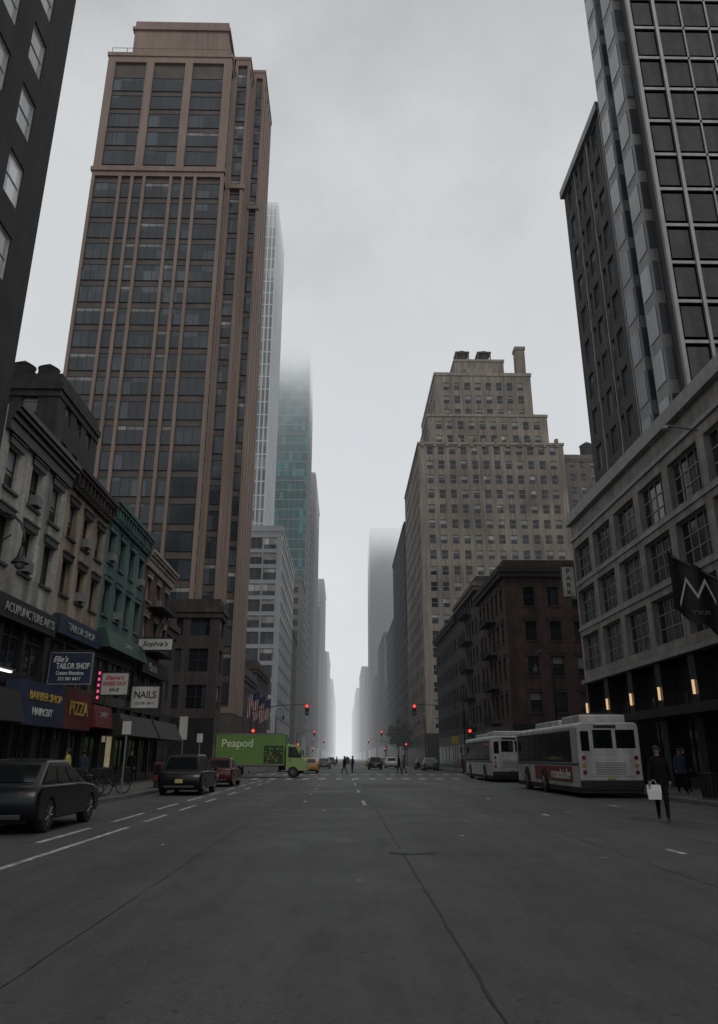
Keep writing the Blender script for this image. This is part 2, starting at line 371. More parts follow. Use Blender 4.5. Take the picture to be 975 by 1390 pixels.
def volume(mb,wins,x0,x1,y0,y1,z0,z1,faces,cp,rp,depth=.25,m=0,roof=1):
    for f in faces:
        pl={'S':y0,'E':x1,'W':x0}[f]; a0,a1=(x0,x1) if f=='S' else (y0,y1)
        facade(mb,f,pl,a0,a1,z0,z1,colgen(a0,a1,*cp),rowgen(z0,z1,*rp),depth,wins,m)
    closebox(mb,x0,x1,y0,y1,z0,z1,faces,m,roof)
_wc={}
def wgeo(mb,w,h,nx,ny,fr,blind,parts='fgb'):
    hw=w/2
    if 'f' in parts:
        if fr>0:
            mb.box(-hw,hw,0,.08,0,fr,0); mb.box(-hw,hw,0,.08,h-fr,h,0); mb.box(-hw,-hw+fr,0,.08,fr,h-fr,0); mb.box(hw-fr,hw,0,.08,fr,h-fr,0)
        iw=w-2*fr; ih=h-2*fr; t=max(fr*.7,.04)
        for i in range(1,nx):
            x=-hw+fr+iw*i/nx; mb.box(x-t/2,x+t/2,.01,.075,fr,h-fr,0)
        for i in range(1,ny):
            z=fr+ih*i/ny; mb.box(-hw+fr,hw-fr,.014,.07,z-t/2,z+t/2,0)
    if 'g' in parts:
        mb.face([(-hw+fr*.5,.055,fr*.5),(hw-fr*.5,.055,fr*.5),(hw-fr*.5,.055,h-fr*.5),(-hw+fr*.5,.055,h-fr*.5)],1)
        if blind: mb.face([(-hw+fr,.05,h-fr-(h-2*fr)*blind),(hw-fr,.05,h-fr-(h-2*fr)*blind),(hw-fr,.05,h-fr),(-hw+fr,.05,h-fr)],2)
def put_windows(root,wins,frame,glass,nx=1,ny=2,fr=.06,cap=100,sub=False,sill=None,blinds=(0,0,0,.35,.6),name='window',blind_m=None):
    rl=root.location; blind_m=blind_m or m_blind
    wins=sorted(wins,key=lambda w:(Vector(P(w[0],w[3],w[1],w[2],0))-Vector((0,0,1.5))).length)
    stuff=MB(); RZ={'S':0,'E':R(90),'W':R(-90)}
    for i,(face,a,zb,plane,depth,w,h) in enumerate(wins):
        bl=random.choice(blinds); w=round(w,3); h=round(h,3)
        lx=P(face,plane,a,zb,depth-.08)
        if i<cap:
            k=(w,h,nx,ny,fr,bl,frame.name,glass.name,sub)
            if k not in _wc:
                if sub:
                    a1=MB(); wgeo(a1,w,h,nx,ny,fr,0,'f'); a2=MB(); wgeo(a2,w,h,nx,ny,fr,bl,'g')
                    o1=a1.build(name,[frame]); o2=a2.build('pane',[frame,glass,blind_m],o1)
                    if sill:
                        MB().box(-w/2-.1,w/2+.1,-depth-.02,0,-.12,-.003,0).build('sill',sill,o1)
                        lt=MB(); lt.box(-w/2-.12,w/2+.12,-depth-.01,-depth+.1,h+.003,h+.28); lt.box(-w/2-.18,w/2+.18,-depth-.06,-depth+.1,h+.283,h+.36); lt.build('lintel',sill,o1)
                    _wc[k]=[o1.data,[(c.name.split('.')[0],c.data) for c in o1.children]]
                    ob=o1
                else:
                    a1=MB(); wgeo(a1,w,h,nx,ny,fr,bl); ob=a1.build(name,[frame,glass,blind_m]); _wc[k]=[ob.data,[]]
            else:
                ob=bpy.data.objects.new(name,_wc[k][0]); C.objects.link(ob)
                for n,d in _wc[k][1]:
                    c=bpy.data.objects.new(n,d); C.objects.link(c); c.parent=ob
            ob.parent=root; ob.location=(lx[0]-rl[0],lx[1]-rl[1],lx[2]-rl[2]); ob.rotation_euler=(0,0,RZ[face])
        else:
            t=MB(); wgeo(t,w,h,nx,ny,fr,bl); n=len(stuff.v); c,s=math.cos(RZ[face]),math.sin(RZ[face])
            stuff.v+=[(x*c-y*s+lx[0],x*s+y*c+lx[1],z+lx[2]) for x,y,z in t.v]
            stuff.f+=[tuple(n+q for q in f) for f in t.f]; stuff.m+=t.m
    if stuff.v:
        o=stuff.build('upper_windows',[frame,glass,blind_m],root,rl); o['kind']='stuff'
def newb(name,label,x0,x1,y0,y1,z0=0,cat='building',group=None):
    return thing(name,label,cat,((x0+x1)/2,(y0+y1)/2,z0),0,group)
def simple(name,label,side,x0,x1,y0,y1,H,wall,cp,rp,frame,glass,base=4.5,z0=0,faces=None,nx=1,ny=2,fr=.06,cap=100,cornice=.35,depth=.25,trim=None,bands=(),basem=None,blinds=(0,0,0,.35,.6),sub=False,sill=None,roofbox=True,group=None,cat='building'):
    faces=faces or (('S','E') if side<0 else ('S','W'))
    r=newb(name,label,x0,x1,y0,y1,z0,cat,group); o=tuple(r.location); W=MB(); wins=[]
    if base: 
        closebox(W,x0,x1,y0,y1,z0,z0+base,(),2)
    volume(W,wins,x0,x1,y0,y1,z0+base,H,faces,cp,rp,depth)
    W.build('wall',[wall,m_roof,basem or m_black],r,o)
    trim=trim or wall; ox=cornice
    if cornice:
        T=MB(); e0=x0-(ox if side>0 else 0); e1=x1+(ox if side<0 else 0); ys=y0-(ox if 'S' in faces else 0)
        T.box(e0,e1,ys,y1-.004,H-.45,H+.06); T.box(e0+.15*(side>0),e1-.15*(side<0),ys+.15*('S' in faces),y1-.006,H-.95,H-.452)
        T.build('cornice',trim,r,o)
        Q=MB(); Q.box(x0+.02,x1-.02,y0+.02,y0+.3,H+.06,H+.9); Q.box(x0+.02,x0+.3,y0+.3,y1-.3,H+.06,H+.9); Q.box(x1-.3,x1-.02,y0+.3,y1-.3,H+.06,H+.9); Q.box(x0+.02,x1-.02,y1-.3,y1-.02,H+.06,H+.9); Q.build('parapet',wall,r,o)
    for zb in bands:
        T=MB(); T.box(x0-(.08 if side>0 else 0),x1+(.08 if side<0 else 0),y0-(.08 if 'S' in faces else 0),y1-.01,zb,zb+.25); T.build('string_course',trim,r,o)
    if base and y0<200:
        n=max(2,int((y1-y0)/4)); pl=x1 if side<0 else x0; f='E' if side<0 else 'W'
        for i in range(n):
            a=y0+(y1-y0)*(i+.1)/n; b=y0+(y1-y0)*(i+.9)/n; S=MB()
            p=[P(f,pl,a,z0+.5,-.02),P(f,pl,b,z0+.5,-.02),P(f,pl,b,z0+base-1.3,-.02),P(f,pl,a,z0+base-1.3,-.02)]; S.face(p,0)
            S.build('shop_window',[m_glass,m_frdark],r,o)
    put_windows(r,wins,frame,glass,nx,ny,fr,cap,sub,sill,blinds)
    if roofbox:
        B=MB(); xc=(x0+x1)/2; yc=(y0+y1)/2; B.box(xc-2,xc+2,yc-2,yc+1.5,H,H+2.8); B.build('roof_bulkhead',wall,r,o)
    return r
XL=-13.0; XR=16.5; KL=-8.3; KR=12.0
# ------------------------------------------------------------ ground and road
def sheet(name,mat,x0,x1,y0,y1,z,kind='structure'):
    mb=MB(); mb.face([(x0,y0,z),(x1,y0,z),(x1,y1,z),(x0,y1,z)]); o=mb.build(name,mat); o['kind']=kind; return o
sheet('ground',m_conc,-1500,1500,-80,3200,-.008)
sheet('road',m_asph,KL,KR,-60,3000,0)
CS=[(62,78),(140,158),(220,238),(300,318),(380,398),(460,478),(540,558),(640,658),(760,778),(900,918),(1100,1118),(1400,1418)]
for a,b in CS:
    for x0,x1 in ((-400,KL-.002),(KR+.002,400)): sheet('cross_street_road',m_asph,x0,x1,a+3,b-3,.0)
py=-60
for a,b in CS+[(2600,2618)]:
    for s,(x0,x1) in ((-1,(-400,KL)),(1,(KR,400))):
        mb=MB(); y0=py; y1=a+3
        ix0,ix1=(x0,x1-.18) if s<0 else (x0+.18,x1)
        mb.box(ix0,ix1,y0+.18,y1-.18,-.01,.13); o=mb.build('pavement',m_walk); o['kind']='structure'
        kb=MB(); xa,xb=(x1-.18,x1) if s<0 else (x0,x0+.18)
        kb.box(xa,xb,y0,y1,-.01,.14); kb.box(min(ix0,ix1),max(ix0,ix1),y0,y0+.18,-.01,.14); kb.box(min(ix0,ix1),max(ix0,ix1),y1-.18,y1,-.01,.14)
        o=kb.build('kerb',m_kerb); o['kind']='structure'
    py=b-3
def mark(name,quads,z=.004,mat=None):
    mb=MB()
    for x0,x1,y0,y1 in quads: mb.face([(x0,y0,z),(x1,y0,z),(x1,y1,z),(x0,y1,z)])
    o=mb.build(name,mat or m_paint); o['kind']='structure'
mark('road_marking',[(-4.95,-4.83,-5,19.5)]+[(-4.95,-4.83,y,y+2.6) for y in (21,25.5,30,36,42,48,54)]); mark('road_marking',[(-5.75,-5.62,y,y+3.2) for y in range(-4,58,5)])
mark('road_marking',[(-1.4,-1.28,y,y+.8) for y in range(30,60,6)]+[(.70,.82,y,y+3) for y in range(28,60,10)]+[(5.6,5.72,y,y+.7) for y in range(14,60,9)])
mark('road_marking',[(8.9,9.02,y,y+1.0) for y in range(18,60,9)]+[(2.4,2.5,17.2,17.35),(4.1,4.22,13.5,13.58),(3.1,3.18,21.2,21.4),(-.6,-.5,25.2,25.5),(6.6,6.7,24.5,24.8),(-3.3,-3.24,15.6,15.7),(.2,.26,11.2,11.25)])
for a,b in CS[:6]:
    mark('road_marking',[(KL+.3+i*1.25,KL+.3+i*1.25+.5,a-1.5,a+1.5) for i in range(16)]+[(KL+.3+i*1.25,KL+.3+i*1.25+.5,b-1.5,b+1.5) for i in range(16)])
random.seed(3)
def crack(pts,w,mat,name='road_seam',z=.006,j=.012):
    mb=MB(); P0=[]
    for (xa,ya),(xb,yb) in zip(pts,pts[1:]):
        n=max(2,int(math.hypot(xb-xa,yb-ya)/.35))
        for i in range(n): t=i/n; P0.append((xa+(xb-xa)*t+random.uniform(-j,j),ya+(yb-ya)*t))
    P0.append(pts[-1])
    for (a,b),(c,d) in zip(P0,P0[1:]):
        L=math.hypot(c-a,d-b)+1e-6; nx,ny=-(d-b)/L*w/2*random.uniform(.5,1.4),(c-a)/L*w/2
        mb.face([(a-nx,b-ny,z),(a+nx,b+ny,z),(c+nx,d+ny,z),(c-nx,d-ny,z)])
    o=mb.build(name,mat); o['kind']='structure'
crack([(.98,3),(1.0,9),(1.02,20),(1.05,60)],.022,m_seam)
crack([(-2.35,5),(-2.3,60)],.010,m_seam); crack([(4.6,8),(4.62,60)],.012,m_seam); crack([(7.9,10),(7.92,60)],.01,m_seam)
crack([(-4.9,14),(1,14.1),(8,14)],.009,m_seam,j=.02); crack([(1,19),(8,19.1)],.01,m_seam,j=.02)
crack([(KL,30),(KR,30.1)],.02,m_seam); crack([(KL,45),(KR,45)],.02,m_seam)
sheet('road_patch',m_asph2,-2.3,1.0,27,38,.003); sheet('road_patch',m_asph2,1.1,4.6,44,50,.003); sheet('road_patch',m_asph2,4.7,8.5,33.5,36,.003); sheet('road_patch',m_asph2,-4.7,-2.4,41,58,.003)
t=thing('manhole_cover','round iron utility cover sunk in the asphalt on the road seam','manhole cover',(1.2,14.4,0))
MB().tube([(0,0,.002),(0,0,.012)],.42,24).build('rim',m_asph2,t); MB().tube([(0,0,.012),(0,0,.018)],.34,24).build('lid',m_blackiron,t)
# ------------------------------------------------------------ left row
simple('brick_apartment_building','tall charcoal brick block with pale sash windows at the left edge of the street',-1,-32,XL,4,27.4,52,m_dkbrick,(2.6,1.35,1.1),(3.3,2.0,.9),m_frwhite,m_glasspale,base=4.4,faces=('E','S'),ny=2,fr=.05,depth=.16,cornice=.3,cap=90,blinds=(0,),sub=False)
def lowrise(label,y0,y1,H,wall,ncol,trim,winrows,frame,shopm,basez=7.0,ww=1.05,dentil=True,lit=()):
    x0,x1=-26,XL; r=newb('brick_rowhouse',label,x0,x1,y0,y1); o=tuple(r.location); W=MB(); wins=[]
    pitch=(y1-y0)/ncol; cols=[(y0+pitch*(i+.5)-ww/2,y0+pitch*(i+.5)+ww/2) for i in range(ncol)]
    facade(W,'E',x1,y0,y1,basez,H,cols,winrows,.28,wins)
    closebox(W,x0,x1,y0,y1,0,H,('E',)); W.build('wall',[wall,m_roof],r,o)
    put_windows(r,wins,frame,m_glass,1,2,.07,100,True,trim)
    for k,(f,a,zb,pl,d,w,h) in enumerate(wins):
        if k%3==1: q=MB(); q.box(x1-.25,x1+.28,a-.32,a+.32,zb+.06,zb+.48); q.build('air_conditioner',m_steel,r,o)
    K=MB(); K.box(x1-.3,x1+.2,y0+.01,y1-.01,H-1.0,H-.55); K.box(x1-.3,x1+.45,y0+.01,y1-.01,H-.3,H-.12); K.box(x1-.3,x1+.55,y0+.01,y1-.01,H-.12,H+.08); K.box(x1-.3,x1+.3,y0+.01,y1-.01,H-.55,H-.3)
    n=int((y1-y0)/.55)
    if dentil:
      for i in range(n):
        a=y0+(i+.5)*(y1-y0)/n; K.box(x1+.02,x1+.4,a-.07,a+.07,H-.85,H-.301)
    K.build('cornice',trim,r,o)
    S=MB(); S.box(x1-.4,x1-.3,y0+.02,y1-.02,0,7,0)
    for i in range(4):
        a=y0+.02+(y1-y0-.34)*i/3; S.box(x1-.3,x1,a,a+.3,0,6.99,1)
    S.box(x1-.3,x1-.01,y0+.32,y1-.32,4.2,4.7,1); S.box(x1-.3,x1-.01,y0+.32,y1-.32,6.5,6.99,1); S.box(x1-.3,x1-.05,y0+.32,y1-.32,.13,.6,1)
    S.build('shopfront',[m_dimshop,shopm],r,o)
    for i in range(3):
        a=y0+.32+(y1-y0-.34)*i/3; b=a+(y1-y0-.34)/3-.3
        for z0,z1 in ((.62,3.2),(4.72,6.48)):
            g=MB(); g.box(x1-.2,x1-.17,a,b,z0,z1,2 if (i in lit and z0<1) else 0); g.box(x1-.165,x1-.12,(a+b)/2-.03,(a+b)/2+.03,z0,z1,1); g.box(x1-.165,x1-.12,a,b,z1-.5,z1-.44,1); g.build('shop_window',[m_glass,m_frdark,m_shoplit],r,o)
    d=MB(); a=y0+.32+(y1-y0-.34)/3; d.box(x1-.16,x1-.1,a+.1,a+1.05,.14,2.3,0); dd=d.build('door',m_frdark,r,o); h=MB(); h.box(x1-.1,x1-.04,a+.9,a+.94,1,1.3); h.build('handle',m_steel,dd,o)
    for i in range(2):
        q=MB(); yy=y0+(y1-y0)*(.25+.5*i); q.box(x1-4.6,x1-3.8,yy-.4,yy+.4,H,H+1.7); q.box(x1-4.7,x1-3.7,yy-.5,yy+.5,H+1.7,H+1.85); q.build('chimney',m_brown,r,o)
    return r
WR=[(8.5,10.3),(11.3,13.0)]
lowrise('cream painted four storey brick rowhouse with black windows beside the charcoal block',27.5,34.7,14.4,m_white,3,m_frdark,WR,m_frdark,m_black,ww=1.2,dentil=False,lit=(0,))
lowrise('tan stucco four storey rowhouse between the cream and the teal ones',34.72,41.2,14.6,m_peach,3,m_brown,[(8.6,10.2),(11.3,12.9)],m_frdark,m_black)
rg=lowrise('teal painted four storey rowhouse with ornate teal cornice',41.22,50.0,15.0,m_green,4,m_green,[(8.8,10.6),(11.7,13.4)],m_frdark,m_black,lit=(1,))
rr=lowrise('red brick four storey rowhouse with pale lintels, last of the left row',50.02,58,14.4,m_redbr,3,m_stonel,[(8.6,10.2),(11.3,12.8)],m_frwhite,m_black,dentil=False)
simple('corner_building','small low brown brick corner building after the red brick rowhouse',-1,-24,XL-.1,58.02,61.5,11,m_brown,(1.6,.9,.5),(3.2,1.6,.9),m_frdark,m_glass,cap=30,roofbox=False)
t=thing('roof_shed','grey metal hut and railing on the roof of the red brick rowhouse','roof shed',(-15.5,53,14.4))
m=MB(); m.box(-1.5,1.5,-1.5,1.5,0,2.2); m.build('hut',m_steel,t); m=MB()
for i in range(6): m.tube([(1.9,-2+i*.8,0),(1.9,-2+i*.8,1.1)],.03,5)
m.tube([(1.9,-2,1.1),(1.9,2,1.1)],.03,5); m.tube([(1.9,-2,.6),(1.9,2,.6)],.025,5); m.build('railing',m_blackiron,t)
simple('loft_building','sooty dark loft block with bulky roof rising behind the cream rowhouse',-1,-44,-20.6,51,60,27,m_loft,(2.4,1.2,1),(3.4,1.8,1),m_frgrey,m_glassH,base=0,cap=60,cornice=.25,trim=m_loft,roofbox=False)
def water_tank(label,loc,s=1.0,mat=None,group=None):
    t=thing('water_tank',label,'water tank',loc,0,group); m=MB()
    m.tube([(0,0,1.2*s),(0,0,4.0*s)],1.5*s,16); m.build('barrel',mat or m_tankw,t)
    m=MB(); m.tube([(0,0,4.0*s),(0,0,5.0*s)],[1.62*s,.1*s],16); m.build('roof',m_roof,t)
    for a in (-1,1):
        for b in (-1,1): m=MB(); m.tube([(a*1.0*s,b*1.0*s,0),(a*.9*s,b*.9*s,1.2*s)],.1*s,6); m.build('leg',m_blackiron,t)
    return t
water_tank('dark round water tank on the loft block roof, nearest the charcoal block',(-24.2,52.6,27),.55); water_tank('dark round water tank on the loft block roof, nearest the tan tower',(-22.3,52.6,27),.5)
# ---- tan tower
def tan_tower():
    r=newb('office_tower','very tall tan office tower with vertical brick piers and dark window strips',-32.3,-12,80,100); o=tuple(r.location)
    W=MB(); wins=[]
    unit=[3.0,1.15,1.15,3.0,1.15,1.15,3.0]
    def mkcols(a0,a1,units):
        g=(a1-a0-sum(units))/(len(units)+1); p=a0+g; out=[]
        for u in units: out.append((p,p+u)); p+=u+g
        return out
    def face(fc,plane,a0,a1,z0,z1,units,fh=3.05,h=2.25):
        cols=mkcols(a0,a1,units); facade(W,fc,plane,a0,a1,z0,z1,cols,[(z0+.6,z1-1.0)],.34)
        W.face([P(fc,plane,a0+.01,z0+.6,.34),P(fc,plane,a1-.01,z0+.6,.34),P(fc,plane,a1-.01,z1-1,.34),P(fc,plane,a0+.01,z1-1,.34)],2)
        n=int((z1-z0-1.6)/fh)
        for i in range(n):
            for c in cols: wins.append((fc,(c[0]+c[1])/2,z0+1.0+i*fh,plane,.30,c[1]-c[0],h))
    x1=-15.65
    face('S',80,-32.3,x1,15,72,unit); face('S',80,-32.3,x1,72,91,[4.2,4.2,4.2])
    face('E',x1,80,83,15,72,[1.6]); face('E',x1,80,83,72,91,[1.6])
    closebox(W,-32.3,-15.65,80,100,15,91,('S','E'))
    face('S',83,-15.65,-13.6,6,94,[1.3]); face('E',-13.6,83,87,6,94,[1.4,1.4]); closebox(W,-31,-13.6,83,99,6,94,('S','E'))
    face('S',87,-13.6,-12.0,6,96,[.9]); face('E',-12,87,97,6,96,[1.2,1.2,1.2,1.2]); closebox(W,-30,-12,87,97,6,96,('S','E'))
    W.box(-13.6,-12.05,87.05,96.9,0,6,2); W.box(-15.6,-13.65,83.05,96.9,0,6,2)
    W.build('wall',[m_tan,m_roof,m_tandk],r,o)
    B=MB(); B.box(-32.5,-15.45,79.8,80.6,71.7,72.3); B.box(-15.449,-13.4,82.8,83.4,71.7,72.3); B.box(-13.399,-11.9,86.8,87.4,71.7,72.3); B.build('stone_band',m_tan,r,o)
    K=MB(); K.box(-32.45,-15.5,79.85,99,91,91.6); K.box(-31.1,-13.5,82.9,98,94,94.5); K.box(-30.1,-11.9,86.9,97,96,96.5); K.build('parapet',m_tan,r,o)
    K=MB(); K.box(-30.3,-17,83,97,91.6,101); K.box(-30.6,-16.7,82.7,97.3,99.2,99.7); K.box(-28,-20,85,95,101,103); K.build('crown',m_tan,r,o)
    K=MB()
    for i in range(9): K.tube([(-32+i*2,80.2,91.6),(-32+i*2,80.2,92.7)],.05,5)
    K.tube([(-32,80.2,92.7),(-16,80.2,92.7)],.04,5); K.build('roof_railing',m_tan,r,o)
    wide=[w for w in wins if w[5]>2]; nar=[w for w in wins if w[5]<=2]
    put_windows(r,wide,m_frdark,m_glassT,3,1,.05,60,False,None,(0,0,0,0,.2)); put_windows(r,nar,m_frdark,m_glassT,1,1,.05,40,False,None,(0,0,0,0,.2))
tan_tower()
simple('corner_building','dark brown podium block on the corner in front of the tan tower',-1,-34,-12.05,76,79.6,15.3,m_brown,(2.6,1.9,.7),(3.4,2.2,.8),m_frdark,m_glass,nx=2,basem=m_black,base=5,cap=60,roofbox=False)
simple('shop_building','low dark stone shop block behind the delivery truck below the tan tower',-1,-34,XL,97.2,120,12,m_greybr,(2.4,1.3,.8),(3.2,1.7,.9),m_frdark,m_glass,cap=50)
simple('shop_building','low brown shop block with lit ground floor past the flags',-1,-34,XL,120.02,139.5,14.5,m_brown,(2.4,1.3,.8),(3.2,1.7,.9),m_frgrey,m_glass,cap=50)
simple('office_building','mid rise office block with pale floor bands and dark ribbon windows',-1,-45,XL,158.5,199,47,m_glwhite,(3.0,2.75,.3),(3.3,2.5,.5),m_frgrey,m_glassT,nx=2,ny=1,cap=100,cornice=.2,base=6,basem=m_greybr)
simple('office_tower','slim pale striped glass tower rising behind the tan tower',-1,-36,-17.6,165,187,137,m_glwht2,(1.0,.66,.1),(3.3,3.0,.1),m_glwhite,m_glassgrey,z0=47,base=0,nx=1,ny=1,fr=0,cap=100,cornice=0,roofbox=False,depth=.12,blinds=(0,))
simple('office_building','low grey stone block just past the pale banded office block',-1,-40,XL,199.1,219.5,32,m_fara,(2.6,1.4,.7),(3.3,1.8,.9),m_frdark,m_glass,cap=60)
simple('office_building','pale stone block in front of the teal glass tower',-1,-40,XL,238.5,259.8,54,m_farc,(2.6,1.5,.7),(3.4,1.9,.9),m_frdark,m_glass,cap=60)
simple('glass_tower','teal glass tower whose top dissolves into the fog',-1,-26,-13.2,260,292,168,m_frgrey,(2.1,2.0,.1),(3.6,3.3,.15),m_frdark,m_glassteal,nx=1,ny=1,cap=100,cornice=0,roofbox=False,depth=.1,base=8,blinds=(0,))
def far(label,side,y0,y1,H,wall,xo=0,dep=30):
    x0,x1=(XL+xo-dep,XL+xo) if side<0 else (XR+xo,XR+xo+dep)
    simple('far_building',label,side,x0,x1,y0,y1,H,wall,(3.2,1.8,.8),(3.5,1.9,1.0),m_frdark,m_glass,base=6,nx=1,ny=1,fr=0,cap=100,cornice=.3,blinds=(0,))
LF=[('slender grey tower fading into fog just right of the teal glass tower',318,379,118,m_fara,.3),('grey stone block far down the left side, fifth cross street',398,430,74,m_farb,0),('pale far block on the left behind the fifth street corner',430.1,459,60,m_farc,0),
('square topped grey tower in the fog, left side of the distant canyon',478,539,106,m_fara,.6),('dark far block on the left at the seventh cross street',558,639,72,m_farb,.5),('hazy pale block on the left near the vanishing point',658,759,84,m_farc,.8),
('hazy grey block on the left, third from the end of the canyon',778,899,66,m_fara,1),('very faint block on the left, second from the end of the canyon',918,1099,86,m_farb,1),('faintest block at the far left end of the canyon',1118,1399,85,m_fara,1)]
for l,a,b,h,w,xo in LF: far(l,-1,a,b,h,w,xo)
RF=[('pale stone block with many windows on the right, past the dark gridded block',255.1,299,44,m_fara,0),('pale far block on the right below the dark foggy tower',318,379,49,m_farc,0),('grey far block on the right before the dark foggy tower',398,459,40,m_fara,0),
('dark slab tower on the right vanishing upward into the fog',480,539,140,m_farb,.5),('far grey block on the right behind the dark slab tower',558,639,60,m_farc,-.5),('hazy dark block on the right near the vanishing point',658,759,72,m_farb,-1),
('hazy pale block on the right, third from the end of the canyon',778,899,58,m_farc,-1),('very faint block on the right, second from the end of the canyon',918,1099,76,m_fara,-1),('faintest block at the far right end of the canyon',1118,1399,70,m_farb,-1)]
for l,a,b,h,w,xo in RF: far(l,1,a,b,h,w,xo,dep=20 if a==480 else 30)
# ------------------------------------------------------------ right side
DX1=49.0
r=newb('art_deco_building','stepped limestone art deco block with many windows and rooftop tanks',XR,DX1,160,200); o=tuple(r.location); W=MB(); wins=[]
volume(W,wins,XR,DX1,160,200,6,67.8,('S','W'),(2.5,1.45,.8),(3.42,2.0,.9)); closebox(W,XR,DX1,160,200,0,6,(),2)
volume(W,wins,19.0,46.5,162,198,67.8,75.5,('S','W'),(2.5,1.45,.8),(3.42,2.0,.8)); volume(W,wins,21.2,44.0,164,196,75.5,87,('S','W'),(2.5,1.45,.8),(3.4,2.0,.6))
W.box(26.5,38.5,167,180,87,92.6,0); W.box(29,36,166,170,87,90,0)
for i in range(12): W.box(XR+.5+i*2.75,XR+1.2+i*2.75,159.7,160.6,66.9,68.9,0)
W.build('wall',[m_stone,m_roof,m_black],r,o)
K=MB(); K.box(XR-.25,DX1+.2,159.75,199,67.4,67.95); K.box(18.8,46.7,161.8,197,75.2,75.8); K.box(21,44.2,163.8,195,86.7,87.5); K.box(26.3,38.7,166.8,180.2,92.1,92.7); K.build('cornice',m_stonel,r,o)
K=MB(); K.box(41.4,43.6,166,168.5,87.5,95.6); K.box(41.2,43.8,165.8,168.7,95,95.8); K.build('chimney',m_stone,r,o)
put_windows(r,wins,m_frwhite,m_glass,1,2,.06,100,False,None,(0,0,0,.3,.5,.45))
def roof_tank(label,x,y,z,s):
    t=thing('water_tank',label,'water tank',(x,y,z)); 
    for a in (-1,1):
        for b in (-1,1): MB().box(a*1.5-.12,a*1.5+.12,b*1.5-.12,b*1.5+.12,0,3.5).build('leg',m_blackiron,t)
    m=MB(); m.box(-1.75,1.75,-1.75,1.75,.9,1.2); m.box(-1.75,1.75,-1.75,1.75,3.3,3.6); m.build('platform',m_blackiron,t)
    m=MB(); m.tube([(0,0,1.2),(0,0,4.0)],1.35,14); m.build('barrel',m_tankw,t)
roof_tank('left boxy framed tank on top of the art deco block',29.0,171,92.6,1); roof_tank('right boxy framed tank on top of the art deco block',34.4,171,92.6,1)
simple('office_building','brown grey block peeking out right of the art deco block',1,54.5,84,178,200,71.5,m_backst,(2.6,1.3,.8),(3.4,1.8,.9),m_frwhite,m_glass,base=0,cap=80,roofbox=False,cornice=.3)
water_tank('dark round water tank on the brown grey block right of the art deco block',(61.8,182,71.5),1.2)
simple('office_building','narrow dark building with vertical ribs just left of the art deco block',1,XR,45,205,254.9,62,m_farb,(1.9,1.0,.4),(3.3,2.4,.5),m_blackiron,m_glass,cap=80,cornice=.3)
simple('shop_building','low grey block between the art deco block and the dark ribbed building',1,XR,45,200.1,204.9,30,m_fara,(1.9,1.0,.4),(3.3,1.9,.7),m_frdark,m_glass,cap=30,roofbox=False)
def fire_escape(root,face,plane,a0,a1,zs,o):
    m=MB(); 
    def b(u0,u1,d0,d1,z0,z1):
        p=P(face,plane,u0,z0,-d0); q=P(face,plane,u1,z1,-d1); m.box(min(p[0],q[0]),max(p[0],q[0]),min(p[1],q[1]),max(p[1],q[1]),z0,z1)
    for i,z in enumerate(zs):
        b(a0,a1,0,1.0,z,z+.05); b(a0,a1,.97,1.0,z+.9,z+.94); b(a0,a1,.97,1.0,z+.5,z+.53)
        n=int((a1-a0)/.3)
        for k in range(n+1): u=a0+(a1-a0)*k/n; b(u-.015,u+.015,.97,1.0,z,z+.9)
        for u in (a0,a1-.03): b(u,u+.03,0,1,z+.9,z+.94)
        if i: 
            zz=zs[i-1]; p0=P(face,plane,a0+.4,zz+.05,-.5); p1=P(face,plane,a1-.5,z,-.5)
            m.tube([p0,p1],.05,4); m.tube([(p0[0],p0[1],p0[2]+.8),(p1[0],p1[1],p1[2]+.8)],.03,4)
    m.build('fire_escape',m_blackiron,root,o)
fire_escape(rr,'E',XL,51.5,56,[8.0,10.9],tuple(rr.location))
r=simple('brick_tenement','dark red brown brick corner tenement below the art deco block',1,XR,44,78.5,95,20,m_tenem,(2.5,1.15,.8),(3.5,1.95,1.0),m_frdark,m_glass,cap=100,cornice=.6,base=4.6,trim=m_farb,sub=True,sill=m_brown)
fire_escape(r,'W',XR,84,89,[4.8,8.3,11.8,15.3],tuple(r.location)); fire_escape(r,'S',78.5,24,29,[4.8,8.3,11.8,15.3],tuple(r.location))
r=simple('brick_tenement','brown brick tenement with stone cornice and black fire escape past the corner one',1,XR,40,95.02,113,22,m_brown,(2.5,1.15,.8),(3.5,1.95,1.0),m_frdark,m_glass,cap=60,cornice=.6,trim=m_backst)
fire_escape(r,'W',XR,100,106,[5,8.5,12,15.5,19],tuple(r.location))
simple('brick_tenement','dark five storey tenement last before the second cross street',1,XR,40,113.02,139.5,21,m_farb,(2.5,1.15,.8),(3.5,1.95,1.0),m_frdark,m_glass,cap=60,cornice=.6)
# silver grid hotel
r=newb('hotel_building','grey hotel with window grid podium and tall stepped tower at the right edge',XR,40,2,54); o=tuple(r.location); W=MB(); wp=[]; wt=[]; wsf=[]
cols=[]; a=53.6
while a>4: cols.insert(0,(a-3.45,a)); a-=4.2
facade(W,'W',XR,2,54,6.2,17.6,cols,[(7.0,9.35),(10.1,12.45),(13.2,15.55)],.35,wp)
closebox(W,XR,40,2,54,6.2,17.6,('W',)); 
for i,(c0,c1) in enumerate(cols): W.box(XR,XR+.8,c1,c1+.75 if c1<53.5 else 53.99,0,6.2,2)
W.box(XR+.81,39,2.1,53.9,0,6.2,2)
volume(W,wt,18.7,38,44.4,54,17.6,46.7,('W',),(1.62,1.15,.5),(2.9,1.9,.8),.22,3)
volume(W,wt,18.7,38,37.5,44.39,17.6,66,('W',),(1.7,1.2,.4),(2.9,1.9,.8),.22,3)
